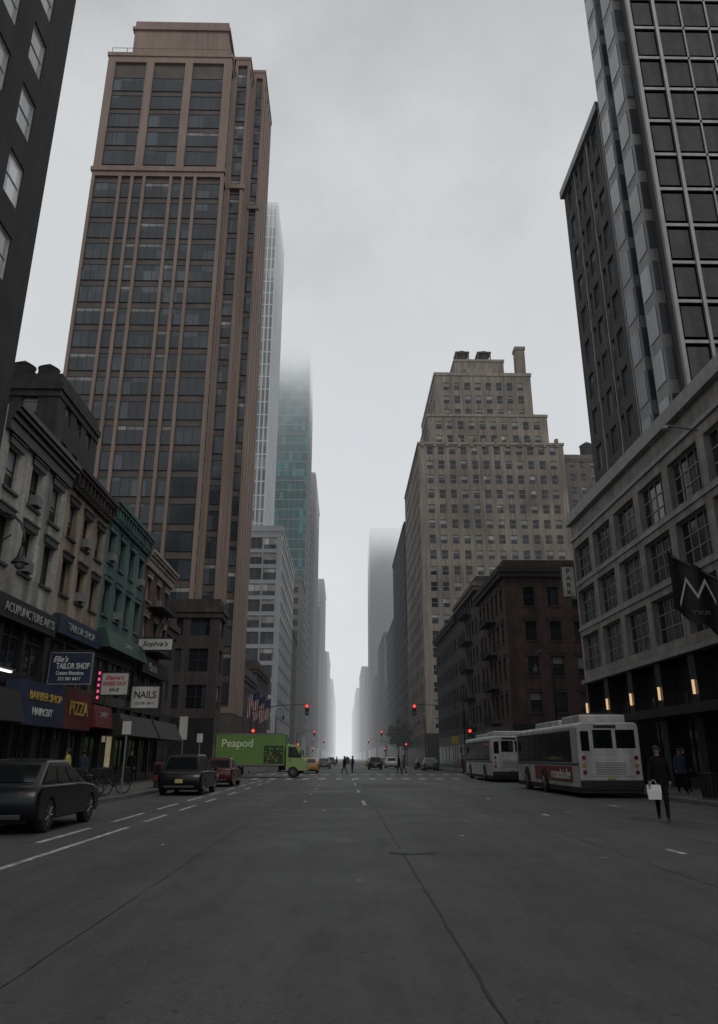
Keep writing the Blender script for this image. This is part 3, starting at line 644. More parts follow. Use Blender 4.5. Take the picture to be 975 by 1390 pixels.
scols=[(18.92,20.1)]+[(20.45+i*1.72,20.45+1.5+i*1.72) for i in range(10)]
facade(W,'S',37.5,18.7,38,17.6,66,scols,[(18.35+i*2.6,20.3+i*2.6) for i in range(18)],.3,wsf,4)
W.face([(18.7,44.39,46.7),(38,44.39,46.7),(38,44.39,66),(18.7,44.39,66)],3)
W.build('wall',[m_podium,m_roof,m_black,m_greybr,m_greybr],r,o)
K=MB()
for z,e in ((6.2,.25),(9.72,.08),(12.82,.08),(16.1,.12),(17.3,.35)): K.box(XR-e,XR+.3,2,54.05,z,z+.22)
K.box(XR-.1,XR+.3,2,54.02,17.522,18.3)
K.build('cornice_bands',m_silver,r,o)
K=MB()
for y in [44.4+i*1.62*2 for i in range(3)]: K.box(18.6,18.75,y-.07,y+.07,17.6,46.9)
for y in (37.45,40,42.2): K.box(18.55,18.78,y-.08,y+.08,17.6,66)
for i,x in enumerate([18.62,20.28]+[20.45+1.61+i*1.72 for i in range(9)]):
    w_=.10 if i in (0,1,4,7,10) else .055; K.box(x-w_,x+w_,37.3 if w_>.06 else 37.4,37.56,17.6,66)
for i in range(19): K.box(18.75,38,37.40,37.55,17.90+i*2.6,18.10+i*2.6)
K.build('metal_ribs',m_silverd,r,o)
K=MB(); K.box(18.4,38,44.3,54.2,46.7,47.4); K.build('parapet',m_silverd,r,o)
K=MB(); K.box(18.4,38,37.2,44.3,65.8,66.6); K.build('parapet',m_silverd,r,o)
# projecting bay windows on the street side of the tower
for y0_ in (38.6,41.3):
    K=MB(); K.box(18.1,18.69,y0_,y0_+1.7,17.7,64,0)
    for i in range(16): K.box(18.06,18.098,y0_+.15,y0_+1.55,18.6+i*2.9,20.6+i*2.9,1); K.box(18.2,18.65,y0_-.03,y0_-.004,18.6+i*2.9,20.6+i*2.9,1)
    K.build('bay_window',[m_silverd,m_glassH],r,o)
put_windows(r,wp,m_silver,m_glass,4,3,.07,60,False,None,(0,)); put_windows(r,wt,m_frgrey,m_glassH,2,1,.06,100,False,None,(0,0,0,.3)); put_windows(r,wsf,m_silverd,m_glassH,1,2,.05,100,False,None,(0,0,0,.3))
for (c0,c1) in cols[-5:]:
    L=MB(); y=c1+.32; L.box(XR-.12,XR-.02,y-.04,y+.04,4.3,4.95); L.build('wall_lamp',m_warm,r,o)
K=MB(); K.box(XR-1.6,XR+.3,20,43,3.3,3.7); K.build('entrance_canopy',m_black,r,o)
for (c0,c1) in cols:
    g=MB(); g.box(XR+.55,XR+.6,c0,c1,.6,4.6,0); g.box(XR+.5,XR+.62,c0,c1,.13,.6,1); g.box(XR+.5,XR+.62,(c0+c1)/2-.05,(c0+c1)/2+.05,.6,4.6,1); g.build('shop_window',[m_glass,m_frdark],r,o)
t=thing('security_camera','pale dome camera arm high on the hotel podium at the right edge','camera',(XR,33,15.9)); MB().tube([(0,0,0),(-1.4,0,.25)],.04,8).build('arm',m_steel,t); MB().ell((-1.5,0,.1),.16,.16,.16,10,0,6).build('housing',m_steel,t,smooth=True)
# ------------------------------------------------------------ signs
def sign(name,label,x,y,z,w,h,panel,texts,rz=0,cat='sign',th=.12,bracket=True,border=None):
    t=thing(name,label,cat,(x,y,z),rz); MB().box(-w/2,w/2,-th/2,th/2,-h/2,h/2).build('panel',panel,t)
    if border:
        b=MB(); e=.05; b.box(-w/2-e,w/2+e,-th/2-.01,th/2+.01,h/2,h/2+e); b.box(-w/2-e,w/2+e,-th/2-.01,th/2+.01,-h/2-e,-h/2); b.box(-w/2-e,-w/2,-th/2-.01,th/2+.01,-h/2,h/2); b.box(w/2,w/2+e,-th/2-.01,th/2+.01,-h/2,h/2); b.build('frame',border,t)
    for s,mt,tx,tz,tw,hh in texts: text(s,mt,t,(tx,-th/2-.006,tz),tw,hh)
    if bracket: MB().tube([(-w/2-.6,0,h/2+.12),(w/2,0,h/2+.12)],.025,6).build('bracket',m_blackiron,t)
    return t
sign('hanging_sign','blue projecting tailor shop sign with white letters on the tan rowhouse',-12.0,35.2,5.2,1.8,1.3,m_signnavy,[("Elie's",m_txtw,-.45,.40,.65,.26),('TAILOR SHOP',m_txtw,.1,.1,1.45,.26),('Custom Alterations',m_txtw,0,-.2,1.2,.17),('212 581 0417',m_txtw,0,-.45,1.0,.14)],border=m_frgrey)
sign('hanging_sign','white projecting barber shop sign with red letters on the teal rowhouse',-12.15,42.8,5.2,1.4,1.1,m_signwhite,[("Elaine's",m_txtr,0,.33,1.0,.22),('BARBER SHOP',m_txtr,0,.02,1.2,.22),('SALE',m_txtk,0,-.3,.5,.16)],border=m_frdark)
sign('hanging_sign','white projecting nail salon sign with dark letters, right of the barber one',-12.0,49,4.95,1.65,1.25,m_signwhite,[('NAILS',m_txtk,0,.15,1.3,.42),('212 581 0417',m_txtk,0,-.35,1.1,.15)],border=m_frdark)
sign('hanging_sign','long narrow white projecting restaurant sign above the nail salon sign',-11.8,49.6,8.2,2.1,.66,m_signwhite,[("Sophie's",m_txtk,0,0,1.6,.42)],border=m_frdark)
sign('hanging_sign','white vertical parking sign with dark letters at the far corner of the hotel',15.75,53.2,13.1,.85,2.1,m_signwhite,[('P\nA\nR\nK',m_txtk,0,0,.4,1.85)],border=m_frdark)
def wallsign(label,y0,y1,z0,z1,panel,texts,out=.35,slope=0):
    t=thing('shop_sign',label,'shop sign',(XL+.02,(y0+y1)/2,(z0+z1)/2),R(90)); w=y1-y0; h=z1-z0; m=MB()
    m.loft([[(x,-out-slope,-h/2),(x,0,-h/2),(x,0,h/2),(x,-out,h/2)] for x in (-w/2,w/2)]); m.build('panel',panel,t)
    for s,mt,tx,tz,tw,hh in texts: text(s,mt,t,(tx,-out-slope*(.5-tz/h)-.03,tz),tw,hh)
    return t
wallsign('black fascia board with white lettering on the cream rowhouse',27.7,34.5,6.45,7.3,m_signblk,[('ACUPUNCTURE ARTS',m_txtdim,.5,0,5.2,.36)])
wallsign('blue fascia board with white lettering on the tan rowhouse',34.9,41.0,6.75,7.6,m_signnavy,[('TAILOR SHOP',m_txtdim,0,0,4.0,.34)])
wallsign('green fascia awning on the teal rowhouse',41.5,49.8,7.0,8.0,m_signgreen,[('DELI',m_txtdim,0,0,1.4,.26)],.4,.35)
wallsign('black fascia board with script lettering on the red brick rowhouse',50.2,57.5,6.6,7.6,m_signblk,[('Martini',m_txtdim,-1,0,2.4,.55)])
wallsign('blue sign board with yellow and white lettering under the cream rowhouse',31,35.6,2.7,4.35,m_signblue,[('BARBER SHOP',m_txty,0,.3,3.6,.32),('HAIRCUT',m_txtw,-.3,-.3,2.2,.3)],.75,.05)
wallsign('plain black awning nearest the charcoal block',27.6,30.8,2.75,3.9,m_signblk,[],.7,.3)
wallsign('red sign board with yellow lettering right of the blue barber board',35.65,39.4,2.7,4.35,m_signred,[('PIZZA',m_txty,0,.1,2.6,.6)],.75,.05)
wallsign('red awning with white lettering between the pizza board and nail sign',39.6,42.6,2.9,3.95,m_signred,[('SALE',m_txtdim,0,.1,1.2,.24)],.8,.25)
wallsign('black awning under the teal rowhouse beside the red awning',42.8,50,2.6,3.7,m_signblk,[],1.2,.6)
wallsign('plain black awning under the red brick rowhouse',50.4,57.5,2.6,3.7,m_signblk,[],1.2,.6)
t=thing('neon_sign','vertical pink neon sign hanging on the teal rowhouse','neon sign',(-12.45,41.0,5.0)); MB().box(-.1,.1,-.05,.05,-.8,.8).build('backing',m_signblk,t)
m=MB(); 
for i in range(5): m.box(-.05,.05,-.09,-.06,-.7+i*.3,-.56+i*.3)
m.build('tube',m_pink,t)
t=thing('shop_light','white lit fluorescent tube under the fascia at the left edge','lamp',(-12.5,29.1,4.5)); MB().box(-.06,.06,-1.0,1.0,0,.06).build('tube',m_fluo,t); MB().box(-.13,.13,-1.1,1.1,.063,.13).build('housing',m_steel,t)
def postsign(label,x,y,z,w,h,mat,lettering=None):
    t=thing('street_sign',label,'street sign',(x,y,.13)); MB().tube([(0,0,0),(0,0,z+h/2)],.04,8).build('post',m_steel,t); MB().box(-w/2,w/2,-.06,-.045,z-h/2,z+h/2).build('panel',mat,t)
    return t
postsign('tall white sign on a post at the left corner before the truck',-11.6,59.5,3.4,.6,1.6,m_signwhite); postsign('small white sign on a thin post on the right kerb beside the near bus',12.5,36,2.6,.4,.5,m_signwhite)
postsign('green sign on a post at the far right corner',12.6,80,3.3,.8,.5,m_signgreen); postsign('yellow sign on a post at the right corner past the cross street',12.4,90,3.2,.8,.8,m_txty)
postsign('small white sign on a thin post by the bicycles on the left kerb',-8.7,33,2.5,.35,.5,m_signwhite); postsign('small white sign on a thin post on the left kerb before the corner',-8.7,50,2.5,.35,.5,m_signwhite)
t=thing('flag','black banner flag with white zigzag emblem hung on the grey hotel','flag',(XR-.1,32.8,9.3))
MB().tube([(0,0,-.6),(-2.4,0,.7)],.04,8).build('pole',m_steel,t)
m=MB(); nx,nz=12,8
def fq(i,k):
    x=-.15-2.1*i/nx; top=-.5+(-x)*.54; return (x,.10*math.sin(i*.9)*(1-.3*k/nz)+.04*math.sin(k),top-(2.6+.1*math.sin(i))*k/nz)
for i in range(nx):
    for k in range(nz): m.face([fq(i,k),fq(i+1,k),fq(i+1,k+1),fq(i,k+1)])
m.build('cloth',m_signblk,t,smooth=True)
m=MB(); zz=[(-2.0,-1.65),(-1.62,-.55),(-1.2,-1.3),(-.8,-.62),(-.45,-1.55)]
for (a,b),(c,d) in zip(zz,zz[1:]): m.face([(a,-.14,b-.11),(c,-.14,d-.11),(c,-.14,d+.11),(a,-.14,b+.11)])
m.build('emblem',m_txtw,t); text('TKII',m_txtvd,t,(-1.2,-.15,-2.0),.8,.18)
def usflag(label,y):
    t=thing('flag',label,'flag',(XL,y,8.3)); MB().tube([(0,0,0),(2.4,0,1.5)],.05,8).build('pole',m_steel,t)
    m=MB(); n=13
    def q(i,k): x=.7+1.6*i/n; return (x,.12*math.sin(i*1.1+k*.4),.4+(x-.7)*.6-2.6*k/10)
    for i in range(n):
        for k in range(10):
            mt=2 if (i>=6 and k<4) else (0 if i%2==0 else 1); m.face([q(i,k),q(i+1,k),q(i+1,k+1),q(i,k+1)],mt)
    m.build('cloth',[m_flagr,m_flagw,m_flagb],t)
usflag('striped red and white flag nearest the tan tower over the delivery truck',103); usflag('middle striped red and white flag over the shop block',111); usflag('farthest striped red and white flag over the shop block',119)
# ------------------------------------------------------------ lamps, signals, bins
def street_lamp(label,x,y,side,rr=.75):
    t=thing('street_lamp',label,'street lamp',(x,y,.13)); s=side
    MB().tube([(0,0,0),(0,0,.15),(0,0,.9),(0,0,1.1)],[.26,.2,.15,.1],12).build('base',m_blackiron,t,smooth=True)
    m=MB(); pts=[(0,0,1.1),(0,0,6.6)]; 
    for i in range(11):
        a=R(180-i*20); pts.append((s*(rr+rr*math.cos(a)),0,6.9+(rr+.1)*math.sin(a)))
    m.tube(pts,[.08,.05]+[.035]*11,8); m.build('crook_pole',m_blackiron,t,smooth=True)
    m=MB(); m.tube([(0,0,6.3),(s*.4*rr,0,6.8),(s*1.1*rr,0,6.9),(s*1.5*rr,0,7.1)],.02,6); m.build('scroll',m_blackiron,t)
    xx=s*1.95*rr; m=MB(); m.tube([(xx,0,6.75),(xx,0,6.5),(xx,0,6.3)],[.05,.1,.24],12); m.build('lamp_shade',m_blackiron,t); MB().ell((xx,0,6.27),.16,.16,.14,10,0,6).build('globe',m_steel,t,smooth=True)
    return t
street_lamp('ornate black crook lamp at the left edge before the cream rowhouse',-10.2,20.6,1); street_lamp('ornate black crook lamp on the right pavement beside the buses',12.6,47.5,-1,.5)
street_lamp('ornate black crook lamp at the right corner past the first crossing',12.6,84,-1,.5); street_lamp('ornate black crook lamp on the left pavement below the flags',-8.9,108,1,.5)
street_lamp('distant black crook lamp on the right before the second crossing',12.6,124,-1,.5)
def signal(label,x,y,arm,red=True):
    t=thing('traffic_light',label,'traffic light',(x,y,.13)); MB().tube([(0,0,0),(0,0,6)],[.11,.07],10).build('pole',m_frdark,t)
    s=1 if arm>0 else -1; MB().tube([(0,0,5.6),(arm*.5,0,6.2),(arm,0,6.3)],[.06,.04,.03],8).build('mast_arm',m_frdark,t)
    for hx in (arm,arm*.0+.25*s):
        hz=5.3 if hx==arm else 3.0
        h=MB(); h.box(hx-.18,hx+.18,-.22,.1,hz-.05,hz+1.0); hd=h.build('signal_head',m_blackiron,t)
        for k,(mt) in enumerate((m_greenlamp,m_amber,m_redlit if red else m_red)):
            mb=MB(); mb.tube([(hx,-.26,hz+.15+k*.33),(hx,-.222,hz+.15+k*.33)],.13 if k<2 else .15,12); mb.build('lens',mt if k!=1 else m_signblk,hd)
    return t
signal('traffic light with red lamp on a mast arm left of the road, first crossing',-8.9,79,5.4); signal('traffic light with red lamp on a mast arm right of the road, first crossing',12.6,79,-5.6)
signal('distant red traffic light left of the road, second crossing',-8.9,159,3.4); signal('distant red traffic light right of the road, second crossing',12.6,159,-5); signal('farthest red traffic light left of the road, third crossing',-8.9,239,3.4); signal('farthest red traffic light right of the road, third crossing',12.6,239,-5)
def litter_bin(label,x,y):
    t=thing('litter_bin',label,'bin',(x,y,.13)); m=MB()
    for k in range(16):
        a=2*math.pi*k/16; m.tube([(.26*math.cos(a),.26*math.sin(a),0),(.31*math.cos(a),.31*math.sin(a),.85)],.015,4)
    m.build('cage',m_blackiron,t); MB().tube([(0,0,.05),(0,0,.8)],[.23,.28],14).build('liner',m_signblk,t); MB().tube([(0,0,.83),(0,0,.88)],.33,16).build('rim',m_blackiron,t)
litter_bin('round wire litter bin on the left pavement near the bicycles',-9.2,24.5); litter_bin('round wire litter bin at the left corner by the white post sign',-9.0,58.5); litter_bin('round wire litter bin on the right pavement behind the walking person',12.9,29)
def newsbox(label,x,y,mt):
    t=thing('newspaper_box',label,'newspaper box',(x,y,.13)); MB().box(-.22,.22,-.2,.2,.3,1.15).build('cabinet',mt,t,bevel=.03); MB().box(-.17,.17,-.22,-.203,.6,1.05).build('door',m_carglass,t); MB().box(-.16,.16,-.14,.14,0,.3).build('stand',m_blackiron,t)
newsbox('red newspaper box on the left kerb past the bicycles',-8.9,40.2,m_signred); newsbox('blue newspaper box on the left kerb past the bicycles',-8.9,41.0,m_signblue)
# ------------------------------------------------------------ vehicles
def wheel(parent,x,y,r=.34,w=.22):
    s=1 if x>0 else -1
    g=MB(); g.tube([(x-w/2,y,r),(x-w/2+.03,y,r),(x+w/2-.03,y,r),(x+w/2,y,r)],[r*.93,r,r,r*.93],22); o=g.build('wheel',m_rubber,parent,smooth=False)
    xo=x+s*w/2; q=MB(); q.tube([(xo-s*.01,y,r),(xo+s*.006,y,r)],r*.62,18); 
    q.build('rim',m_frdark,o); q=MB(); q.tube([(xo+s*.0,y,r),(xo+s*.02,y,r)],r*.18,10)
    for k in range(7):
        a=R(360/7*k); q.tube([(xo+s*.008,y,r),(xo+s*.008,y+r*.6*math.cos(a),r+r*.6*math.sin(a))],.018,4)
    q.build('hub',m_rim,o)
def panelq(A,B,Cc,D,s0,s1,t0,t1,off):
    A,B,Cc,D=[Vector(p) for p in (A,B,Cc,D)]
    f=lambda s,t:(A*(1-s)+B*s)*(1-t)+(D*(1-s)+Cc*s)*t
    n=(B-A).cross(D-A).normalized()*off; pts=[f(s0,t0)+n,f(s1,t0)+n,f(s1,t1)+n,f(s0,t1)+n]; return pts
def car(label,loc,rz,paint,L=4.7,Wd=1.85,H=1.5,kind='sedan',group=None,cat='car',taxi=False,name='parked_car',slope=.72):
    t=thing(name,label,cat,loc,rz,group); wr=.34; fy=L*.5-.88; ry=-L*.5+.88; belt=.95 if kind=='suv' else .90
    pr=[(-L/2+.16,.27),(-L/2+.06,.36),(-L/2+.01,.5),(-L/2,.66),(-L/2+.04,.80),(-L/2+.12,.90),(-L/2+.26,belt+.02)]
    if kind=='sedan': pr=pr[:5]+[(-L/2+.03,.88),(-L/2+.10,belt+.06),(-L*.36,belt+.07)]
    pr+=[(-L*.1,belt+.02),(L*.20,belt+.01),(L*.33,belt-.05),(L*.43,belt-.14),(L/2-.10,.70),(L/2-.02,.60),(L/2,.48),(L/2-.03,.36),(L/2-.14,.25)]
    ms=[0]*(len(pr)-1)
    def arch(c): return [(c+.41*math.cos(R(k)),.27+.42*math.sin(R(k))) for k in range(0,181,15)]
    af=arch(fy); ar=arch(ry)
    ms+=[1]; pr2=pr+af; ms+=[1]*(len(af)-1)+[1]; pr2+=ar; ms+=[1]*(len(ar)-1)+[1]
    secs=[]
    def sec(x,ke,kz):
        out=[]
        for y,z in pr2:
            yy=y
            if abs(y)>L*.36: yy=math.copysign(L*.36+(abs(y)-L*.36)*ke,y)
            out.append((x,yy,.6+(z-.6)*kz if z>.72 else z))
        return out
    for f,ke,kz in ((-1,.62,.80),(-.965,.78,.93),(-.86,.90,1),(-.5,.98,1.02),(0,1,1.03),(.5,.98,1.02),(.86,.90,1),(.965,.78,.93),(1,.62,.80)):
        secs.append(sec(Wd/2*f,ke,kz))
    b=MB(); b.loft(secs,0,True,ms); b.build('body',[paint,m_signblk],t,bevel=.02,wn=True)
    MB().box(-Wd/2+.3,Wd/2-.3,-L/2+.4,L/2-.4,.2,.5).build('underbody',m_signblk,t)
    z0=belt-.05; zt=H
    if kind=='suv': yb0,yb1,yt0,yt1=-L/2+.20,L*.25,-L/2+slope,L*.07
    else: yb0,yb1,yt0,yt1=-L*.39,L*.25,-L*.21,L*.05
    wb=Wd/2-.06; wt=Wd/2-.27
    bot=[(-wb,yb0,z0),(wb,yb0,z0),(wb,yb1,z0),(-wb,yb1,z0)]; top=[(-wt,yt0,zt-.11),(wt,yt0,zt-.11),(wt,yt1,zt-.11),(-wt,yt1,zt-.11)]
    tp2=[(x*.93,y-.10 if y>0 else y+.12,zt-.03) for x,y,z in top]; tp3=[(x*.6,y-.45 if y>0 else y+.45,zt) for x,y,z in top]
    c=MB(); c.loft([bot,top,tp2,tp3]); c.build('cabin',paint,t,bevel=.045,seg=3,wn=True)
    def glass(nm,A,B,Cc,D,s0,s1,t0,t1):
        g=MB(); p=panelq(A,B,Cc,D,s0,s1,t0,t1,.012); g.face(p); g.build(nm,m_carglass,t)
    glass('rear_window',bot[0],bot[1],top[1],top[0],.09,.91,.22,.93)
    glass('windscreen',bot[2],bot[3],top[3],top[2],.06,.94,.1,.95)
    for A,B,Cc,D in ((bot[1],bot[2],top[2],top[1]),(bot[3],bot[0],top[0],top[3])):
        for s0,s1 in ((.07,.34),(.37,.64),(.67,.92)): glass('side_window',A,B,Cc,D,s0,s1,.16,.88)
    for x in (-Wd/2+.13,Wd/2-.13):
        for y in (fy,ry): wheel(t,x,y)
    for s in (-1,1):
        m=MB(); m.loft([[(s*(Wd/2-.14),-L/2+.21,z),(s*(Wd/2-.38),-L/2+.045,z),(s*(Wd/2-.38),-L/2+.2,z),(s*(Wd/2-.14),-L/2+.3,z)] for z in (.70,.83)]); m.build('tail_light',m_taillit,t,bevel=.012)
        m=MB(); m.loft([[(s*(Wd/2-.10),L/2-.26,z),(s*(Wd/2-.42),L/2-.03-(z-.56)*.5,z),(s*(Wd/2-.42),L/2-.2,z),(s*(Wd/2-.1),L/2-.36,z)] for z in (.56,.68)]); m.build('headlight',m_headl,t,bevel=.012)
        m=MB(); m.box(*sorted((s*(Wd/2-.02),s*(Wd/2+.16))),L*.17,L*.17+.1,belt+.02,belt+.16); m.build('wing_mirror',paint,t,bevel=.03)
        for y in (-.45,.55):
            m=MB(); m.box(*sorted((s*(Wd/2-.03),s*(Wd/2+.012))),y-.09,y+.09,.76,.79); m.build('door_handle',paint,t)
    MB().box(-.16,.16,-L/2-.015,-L/2+.05,.50,.65).build('number_plate',m_plate,t)
    MB().box(-Wd/2+.3,Wd/2-.3,-L/2-.02,-L/2+.1,.3,.4).build('rear_bumper',m_frdark,t,bevel=.02); MB().box(-Wd/2+.3,Wd/2-.3,L/2-.1,L/2+.015,.28,.42).build('front_bumper',m_frdark,t,bevel=.02)
    if kind=='suv':
        q=MB(); q.tube([(0,yt0+.12,zt-.02),(.0,yt0+.16,zt+.16)],.012,5); q.build('antenna',m_blackiron,t)
    if taxi: MB().box(-.3,.3,-.1,.1,H,H+.14).build('roof_sign',m_signwhite,t)
    return t
car('black crossover parked at the left edge of the road, nearest the viewer',(-7.2,19.6,0),0,m_carblack,4.6,1.86,1.48,'suv',slope=1.15)
car('black estate car parked before the delivery truck',(-6.85,37.3,0),0,m_carblack,4.7,1.88,1.66,'suv')
car('maroon car parked ahead of the black estate car',(-6.9,47.5,0),0,m_carred,4.5,1.8,1.5,'sedan')
car('yellow taxi waiting just right of the delivery truck cab',(-3.4,86,0),R(0),m_caryel,4.8,1.85,1.5,'sedan',taxi=True,name='taxi',cat='taxi')
for l,x,y,p,k in (('dark car in the left lane past the first crossing, behind the taxi',-6.5,96,m_carblack,'suv'),('grey car far ahead in the left lane',-2.6,118,m_cargrey,'sedan'),('white car far ahead left of centre',-4.8,132,m_carwhite,'sedan'),('distant dark car left of the vanishing point',-2.4,170,m_carblack,'suv'),
    ('dark car far ahead right of centre',4.4,112,m_carblack,'suv'),('white car far ahead on the right',7.4,126,m_carwhite,'suv'),('distant yellow car on the right side of the road',5.2,150,m_caryel,'sedan'),('distant red car on the right side of the road',8.4,168,m_carred,'sedan'),('far grey car parked on the right past the buses',10.8,102,m_cargrey,'sedan'),('far black car parked on the right past the grey one',10.8,112,m_carblack,'sedan'),('tiny dark car near the vanishing point',1.0,200,m_carblack,'suv')):
    car(l,(x,y,0),0,p,4.7,1.85,1.6 if k=='suv' else 1.5,k,name='car')
def rrect(w,h,r,n=3):
    pts=[]
    for cx,cz,a0 in ((w/2-r,h-r,0),(-w/2+r,h-r,90),(-w/2+.08,.08,180),(w/2-.08,.08,270)):
        rr=r if cz>1 else .08
        for k in range(n+1): a=R(a0+90*k/n); pts.append((cx+rr*math.cos(a),cz+rr*math.sin(a)))
    return pts
def bus(label,loc,L,ad,group='city buses at the right kerb'):
    t=thing('city_bus',label,'bus',loc,R(0),group); Wd=2.55; b=MB(); base=.35; H=2.85
    secs=[]
    for y,k in ((-L/2,.97),(-L/2+.07,1),(L/2-.25,1),(L/2,.96)): secs.append([(x*k,y,base+z*(k*.5+.5)) for x,z in rrect(Wd,H-base,.22)])
    b.loft(secs); b.build('body',m_buswhite,t,bevel=.02,wn=True)
    for s in (-1,1):
        fx=s*(Wd/2+.006); n=8
        m=MB(); m.box(*sorted((fx,fx-s*.02)),-L/2+.9,L/2-.5,1.32,2.56); m.build('window_surround',m_signblk,t)
        for i in range(n):
            a=-L/2+1.0+(L-1.7)*i/n; c=a+(L-1.7)/n-.08
            if s>0 and i in (3,7): continue
            m=MB(); m.box(*sorted((fx+s*.008,fx-s*.0)),a,c,1.42,2.48); m.build('side_window',m_carglass,t)
        m=MB(); m.box(*sorted((fx+s*.003,fx-s*.02)),-L/2+.02,L/2-.3,1.2,1.29); m.build('stripe',m_busblue,t)
    if ad:
        fx=-(Wd/2+.012); m=MB(); m.box(fx-.01,fx,-L/2+1.0,L/2-4.2,.55,1.16); o=m.build('advert_panel',m_red,t); text('roadside',m_txtw,t,(fx-.03,-L/2+2.7,.86),3.0,.4,R(-90))
    for y in (L/2-2.4,-L/2+2.9 if not ad else -L/2+5.6):
        for s in (-1,1):
            a=MB(); x=s*(Wd/2+.03); pts=[(x,y+.6*math.cos(R(k)),.5+.6*math.sin(R(k))) for k in range(0,181,15)]+[(x,y-.6,.34),(x,y+.6,.34)]; a.face(pts); a.build('wheel_arch',m_signblk,t)
            wheel(t,s*(Wd/2-.09),y,.48,.28)
    yb=-L/2-.012
    for (x0,x1,z0,z1) in ((-1.12,-.78,1.75,2.52),(-.62,.16,1.85,2.56),(.30,1.08,1.85,2.56)): MB().box(x0,x1,yb,yb+.02,z0,z1).build('rear_window',m_carglass,t,bevel=.01)
    g=MB()
    for k in range(6): g.box(-.6,.6,yb-.016,yb-.001,.88+k*.08,.91+k*.08)
    g.build('engine_grille',m_frgrey,t)
    MB().box(-.8,.8,yb-.004,yb+.014,.8,1.5).build('engine_door',m_buswhite,t,bevel=.01)
    for s in (-1,1):
        for z,mt in ((.95,m_taillit),(1.22,m_amber),(1.5,m_taillit)): 
            q=MB(); q.tube([(s*1.05,yb-.02,z),(s*1.05,yb+.02,z)],.08,12); q.build('tail_light',mt,t)
    MB().box(-Wd/2+.03,Wd/2-.03,-L/2-.12,-L/2+.05,.38,.66).build('rear_bumper',m_signblk,t,bevel=.03)
    MB().box(-.55,.35,yb-.004,yb+.01,2.62,2.74).build('route_display',m_signblk,t); MB().box(-.16,.16,yb-.03,yb+.01,.69,.78).build('number_plate',m_plate,t)
    MB().box(-Wd/2+.02,Wd/2-.02,-L/2+.02,L/2-.05,.18,.38).build('skirt',m_signblk,t)
    MB().box(-.95,.95,-L/2+.5,-L/2+3.2,H,H+.32).build('roof_unit',m_buswhite,t,bevel=.06); MB().box(-.85,.85,-L/2+4.2,L/2-3.0,H,H+.26).build('battery_fairing',m_buswhite,t,bevel=.06)
    r2=MB(); r2.box(-.7,.7,-L/2+.9,-L/2+1.6,H+.32,H+.4); r2.build('vent',m_frdark,t)
    for s in (-1,1):
        q=MB(); q.tube([(s*Wd/2*.9,L/2-.1,2.3),(s*(Wd/2+.28),L/2+.15,2.25)],.025,6); q.box(*sorted((s*(Wd/2+.2),s*(Wd/2+.36))),L/2+.1,L/2+.16,1.85,2.3); q.build('wing_mirror',m_signblk,t)
    MB().box(-1.1,1.1,L/2-.02,L/2+.02,1.1,2.5).build('windscreen',m_carglass,t)
    return t
bus('nearer white city bus with red advert panel at the right kerb',(10.66,38.4,0),11.6,True)
bus('farther white city bus partly hidden behind the nearer one',(11.05,59.5,0),11.6,False)
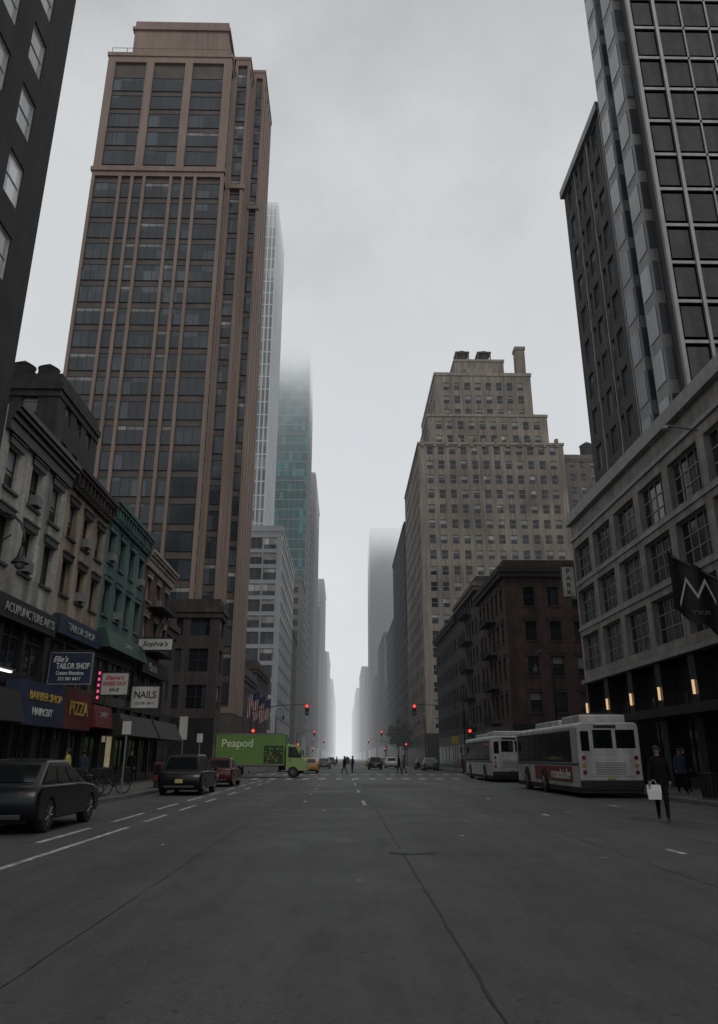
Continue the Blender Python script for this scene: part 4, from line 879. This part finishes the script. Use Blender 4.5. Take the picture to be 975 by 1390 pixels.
def truck():
    t=thing('delivery_truck','green grocery delivery truck with lime cab crossing the avenue from the left','truck',(-6.5,67,0),R(-90-2)); L=7.3; Wd=2.3
    MB().box(-Wd/2,Wd/2,-L/2,L/2-1.75,.95,3.3).build('cargo_box',m_trgreen,t,bevel=.03)
    e=MB()
    for x in (-Wd/2-.01,Wd/2-.04): e.box(x,x+.05,-L/2-.01,L/2-1.74,3.24,3.34); e.box(x,x+.05,-L/2-.01,L/2-1.74,.9,1.0)
    e.build('edge_trim',m_steel,t)
    MB().box(-.45,.45,-L/2+.1,L/2-.6,.55,.93).build('chassis',m_signblk,t)
    c=MB(); pr=[(L/2-1.65,.55),(L/2-1.65,2.35),(L/2-1.45,2.5),(L/2-.75,2.45),(L/2-.25,1.5),(L/2-.02,1.3),(L/2,.6),(L/2-.05,.5)]
    c.loft([[(x,y,z) for y,z in pr] for x in (-1.05,-1.0,1.0,1.05)]); c.build('cab',m_trlime,t,bevel=.04)
    w2=MB(); w2.face(panelq((-1,L/2-.22,1.55),(1,L/2-.22,1.55),(1,L/2-.74,2.42),(-1,L/2-.74,2.42),.04,.96,.03,.95,.03)); w2.build('windscreen',m_carglass,t)
    for s in (-1,1):
        m=MB(); x=s*1.062; m.face([(x,L/2-1.45,1.5),(x,L/2-.42,1.5),(x,L/2-.85,2.3),(x,L/2-1.45,2.3)]); d=MB(); d.box(*sorted((x-s*.006,x-s*.02)),L/2-1.5,L/2-.45,.75,1.48); dd=d.build('door',m_trlime,t); m.build('side_window',m_carglass,t)
        h=MB(); h.box(*sorted((x,x+s*.03)),L/2-1.4,L/2-1.2,1.3,1.34); h.build('handle',m_signblk,dd)
        q=MB(); q.box(*sorted((s*1.1,s*1.3)),L/2-.45,L/2-.38,1.6,2.1); q.build('wing_mirror',m_signblk,t)
        MB().box(*sorted((s*.6,s*.98)),L/2-.03,L/2+.02,.8,1.0).build('headlight',m_headl,t)
        MB().box(*sorted((s*.9,s*1.1)),-L/2-.03,-L/2+.01,1.0,1.2).build('tail_light',m_taillit,t)
        for y in (L/2-1.05,-L/2+1.6): wheel(t,s*.98,y,.42,.26)
        sk=MB(); sk.box(*sorted((s*1.05,s*1.08)),-L/2+2.3,L/2-2.2,.5,.9); sk.build('side_guard',m_steel,t)
    x=Wd/2+.02; text('Peapod',m_txtp,t,(x+.01,-L/2+1.75,2.5),2.5,.8,R(90))
    g=MB(); g.box(x-.02,x-.002,L/2-3.4,L/2-1.85,1.05,2.4); pn=g.build('produce_picture',m_trgreend,t)
    random.seed(5); v=MB()
    for k in range(40):
        yy=random.uniform(L/2-3.3,L/2-1.95); z=random.uniform(1.15,2.25); rr=random.uniform(.05,.11); ci=random.choice((0,1,2,3,3,2,3))
        v.tube([(x-.001,yy,z),(x+.002+k*.0006,yy,z)],rr,9,ci)
    v.build('produce_artwork',[m_produce1,m_produce2,m_trgreen,m_leaf],pn)
    MB().box(-Wd/2+.05,Wd/2-.05,-L/2-.08,-L/2+.05,.6,.75).build('rear_bumper',m_signblk,t)
    MB().box(-1.02,1.02,L/2-.1,L/2+.08,.42,.65).build('front_bumper',m_frgrey,t,bevel=.03)
truck()
# ------------------------------------------------------------ bicycles
def bicycle():
    t=thing('bicycle','','bicycle')
    for y in (-.52,.52):
        m=MB(); pts=[(0,y+.33*math.cos(R(k)),.34+.33*math.sin(R(k))) for k in range(0,361,20)]; m.tube(pts,.022,6); w=m.build('wheel',m_rubber,t); s=MB()
        for k in range(0,180,30): s.tube([(0,y+.32*math.cos(R(k)),.34+.32*math.sin(R(k))),(0,y-.32*math.cos(R(k)),.34-.32*math.sin(R(k)))],.004,4)
        s.build('spokes',m_rim,w)
    m=MB(); 
    for a,b in (((0,-.52,.34),(0,-.1,.3)),((0,-.1,.3),(0,-.22,.8)),((0,-.52,.34),(0,-.2,.72)),((0,-.1,.3),(0,.36,.75)),((0,-.2,.72),(0,.36,.78)),((0,.34,.85),(0,.52,.34))): m.tube([a,b],.018,6)
    m.build('frame',m_blackiron,t); MB().box(-.07,.07,-.35,-.1,.82,.87).build('saddle',m_signblk,t,bevel=.02)
    m=MB(); m.tube([(-.28,.28,1.0),(-.1,.36,1.0),(.1,.36,1.0),(.28,.28,1.0)],.015,6); m.tube([(0,.34,.82),(0,.36,1.0)],.015,6); m.build('handlebar',m_blackiron,t)
    m=MB(); m.box(-.2,.2,-.72,-.34,.72,1.0); m.build('delivery_box',m_signblk,t,bevel=.02)
    m=MB(); m.tube([(-.09,-.1,.3),(.09,-.1,.3)],.05,8); m.box(-.16,-.08,-.1,.0,.16,.19); m.box(.08,.16,-.2,-.1,.41,.44); m.build('pedals',m_blackiron,t)
    return t
bp=bicycle(); BL=['bicycle with black box on the left pavement, nearest the parked crossover','second bicycle with black box along the left kerb','third bicycle with black box along the left kerb','fourth bicycle with black box along the left kerb','bicycle with black box farthest along, near the black estate car']
for i,(x,y,a) in enumerate(((-9.3,26.5,70),(-9.5,28.2,80),(-9.3,30.0,75),(-9.6,32.0,85),(-9.4,34.0,78))):
    o=bp if i==0 else copy_tree(bp); o.location=(x,y,.135); o.rotation_euler=(0,0,R(a)); tag(o,BL[i],'bicycle','delivery bicycles parked on the left pavement')
# ------------------------------------------------------------ people
PX,PY=8.0,20.8
person('person in black jacket and trousers carrying a white bag on the right side road',(PX,PY,0),R(160),'walk',m_cl[0],m_cl[0],1.8)
bg=thing('paper_bag','white paper bag held in the hand of the walking person in black','bag',(PX-.21,PY-.12,.52),R(160))
m=MB(); m.loft([[(-.15,-.06,0),(.15,-.06,0),(.15,.06,0),(-.15,.06,0)],[(-.17,-.07,.2),(.17,-.07,.2),(.17,.07,.2),(-.17,.07,.2)],[(-.16,-.05,.34),(.16,-.05,.34),(.16,.05,.34),(-.16,.05,.34)]]); m.build('pouch',m_bag,bg)
for s in (-1,1): m=MB(); m.tube([(-.08,s*.05,.33),(-.03,s*.015,.45),(.03,s*.015,.45),(.08,s*.05,.33)],.006,5); m.build('handle',m_bag,bg)
SP=[('person in navy coat walking on the right pavement, leftmost of the hotel group',13.4,32.5,170,'walk',1,0,1.72),('person in black on the right pavement behind the navy coat',14.4,34.5,200,'stand',0,0,1.78),('person in grey top at the right edge by the hotel wall',14.6,30.5,150,'stride',2,0,1.7),('person in maroon top on the right pavement near the bus door',13.0,38.5,20,'stand',4,0,1.68),('tall person in black at the far right edge of the pavement',15.2,32.2,180,'stand',0,1,1.85),('person in pale jacket far back on the right pavement',14.0,44,180,'walk',5,1,1.7),
('person in yellow jacket beside the bicycles on the left pavement',-10.2,30.8,100,'stand',3,0,1.7),('person in black standing on the left pavement under the nail sign',-11.2,44,160,'stand',0,0,1.75),('person in grey walking on the left pavement near the corner',-10.6,52,10,'walk',2,1,1.74),('person in navy on the left pavement before the barber awning',-11.4,36.5,0,'stride',1,0,1.7)]
for l,x,y,a,ps,tp,lg,h in SP: person(l,(x,y,.13),R(a),ps,m_cl[tp],m_cl[lg],h)
XP=[('person crossing at the first crossing, left of the vanishing point',.2,79.2,80),('person close behind the crossing walker left of the centre',1.0,81.6,120),('second dark person right of the centre',5.5,80.3,-80),('third person right of the centre in a pair',6.1,81.8,100),('person at the right kerb end of the crossing',11.6,79.4,-90)]
for i,(l,x,y,a) in enumerate(XP): person(l,(x,y,0),R(a),('walk','stand','stride')[i%3],m_cl[(0,1,0,2,4)[i]],m_cl[i%2],1.65+.03*(i%5))
FP=[('far pedestrian on the second crossing, leftmost',-1,142),('far pedestrian on the second crossing, middle',.8,138),('far pedestrian on the second crossing, rightmost',8,141)]
for i,(l,x,y) in enumerate(FP): person(l,(x,y,0),R(90),'walk',m_cl[i%2],m_cl[0],1.7)
# ------------------------------------------------------------ trees
def tree(label,x,y,h,seed):
    random.seed(seed); t=thing('street_tree',label,'tree',(x,y,.13)); tr=MB(); tr.tube([(0,0,0),(.1,0,h*.3),(0,.1,h*.6),(.1,0,h*.85)],[.22,.18,.12,.04],8); ends=[]
    for k in range(12):
        a=random.uniform(0,6.28); z=h*random.uniform(.3,.7); l=h*random.uniform(.12,.22); e=(l*math.cos(a),l*math.sin(a),z+l*.8); tr.tube([(0,0,z),(e[0]*.5,e[1]*.5,z+l*.3),e],[.09,.06,.02],5); ends.append(e)
    tr.build('trunk',m_bark,t); lf=MB(); ends+=[(0,0,h*.9),(0,0,h*.75)]
    for e in ends:
        for c in range(3):
            cc=(e[0]+random.gauss(0,.4),e[1]+random.gauss(0,.5),e[2]+random.gauss(0,.4))
            for q in range(45):
                p=Vector((cc[0]+random.gauss(0,.4),cc[1]+random.gauss(0,.4),cc[2]+random.gauss(0,.35))); u=Vector((random.gauss(0,1),random.gauss(0,1),random.gauss(0,1))).normalized()*.12; v=u.cross(Vector((random.gauss(0,1),random.gauss(0,1),random.gauss(0,1)))).normalized()*.12
                lf.face([p-u-v,p+u-v,p+u+v,p-u+v])
    lf.build('crown',m_leaf,t)
tree('leafy street tree on the far right pavement, nearer of two',14.6,192,9,1); tree('farther leafy street tree of two on the far right pavement',14.4,212,11,2)
# ------------------------------------------------------------ world, sun, camera
w=bpy.data.worlds.new('World'); SC.world=w; w.use_nodes=True; N=w.node_tree.nodes; L=w.node_tree.links; N.clear()
out=N.new('ShaderNodeOutputWorld'); sky=N.new('ShaderNodeTexSky'); sky.sky_type='NISHITA'; sky.sun_disc=False; sky.sun_elevation=R(42); sky.sun_rotation=R(160); sky.dust_density=5
b1=N.new('ShaderNodeBackground'); b1.inputs[1].default_value=.004; hs=N.new('ShaderNodeHueSaturation'); hs.inputs['Saturation'].default_value=.3; L.new(sky.outputs[0],hs.inputs['Color']); L.new(hs.outputs[0],b1.inputs[0])
tc=N.new('ShaderNodeTexCoord'); sp=N.new('ShaderNodeSeparateXYZ'); L.new(tc.outputs['Generated'],sp.inputs[0])
nz=N.new('ShaderNodeTexNoise'); nz.inputs['Scale'].default_value=2.6; nz.inputs['Detail'].default_value=7; nz.inputs['Roughness'].default_value=.55; L.new(tc.outputs['Generated'],nz.inputs['Vector'])
ma=N.new('ShaderNodeMath'); ma.operation='MULTIPLY_ADD'; L.new(nz.outputs['Fac'],ma.inputs[0]); ma.inputs[1].default_value=.8; ma.inputs[2].default_value=-.40
ad=N.new('ShaderNodeMath'); ad.operation='ADD'; L.new(sp.outputs['Z'],ad.inputs[0]); L.new(ma.outputs[0],ad.inputs[1])
cr=N.new('ShaderNodeValToRGB'); L.new(ad.outputs[0],cr.inputs[0]); e=cr.color_ramp.elements; e[0].position=0; e[0].color=(.74,.765,.79,1); e[1].position=1; e[1].color=(.37,.385,.40,1)
for p_,c_ in ((.14,(.67,.695,.72,1)),(.42,(.635,.66,.685,1)),(.62,(.61,.63,.65,1)),(.8,(.48,.495,.51,1))): x=e.new(p_); x.color=c_
dm=N.new('ShaderNodeMapRange'); L.new(sp.outputs['Y'],dm.inputs[0]); dm.inputs[1].default_value=-.8; dm.inputs[2].default_value=.25; dm.inputs[3].default_value=.6; dm.inputs[4].default_value=1  # sky dimmed behind the camera, standing in for unseen buildings that block light
b2=N.new('ShaderNodeBackground'); L.new(dm.outputs[0],b2.inputs[1]); L.new(cr.outputs[0],b2.inputs[0])
asx=N.new('ShaderNodeAddShader'); L.new(b1.outputs[0],asx.inputs[0]); L.new(b2.outputs[0],asx.inputs[1]); L.new(asx.outputs[0],out.inputs[0])
sl=bpy.data.lights.new('sun','SUN'); sl.energy=.6; sl.angle=R(25); sl.color=(1,.97,.93); so=bpy.data.objects.new('sun',sl); C.objects.link(so); so.rotation_euler=(R(48),0,R(20))
cd=bpy.data.cameras.new('camera'); cam=bpy.data.objects.new('camera',cd); C.objects.link(cam); cam.location=(0,0,CAMH); cam.rotation_euler=(R(90)+PITCH,0,-YAW)
cd.sensor_width=36; cd.lens=FPX/1390*36; cd.shift_y=-45/1390; cd.clip_end=5000; cd.clip_start=.1
SC.camera=cam; SC.view_settings.view_transform='Standard'; SC.view_settings.look='None'; SC.view_settings.exposure=0
print('objects',len(bpy.data.objects))
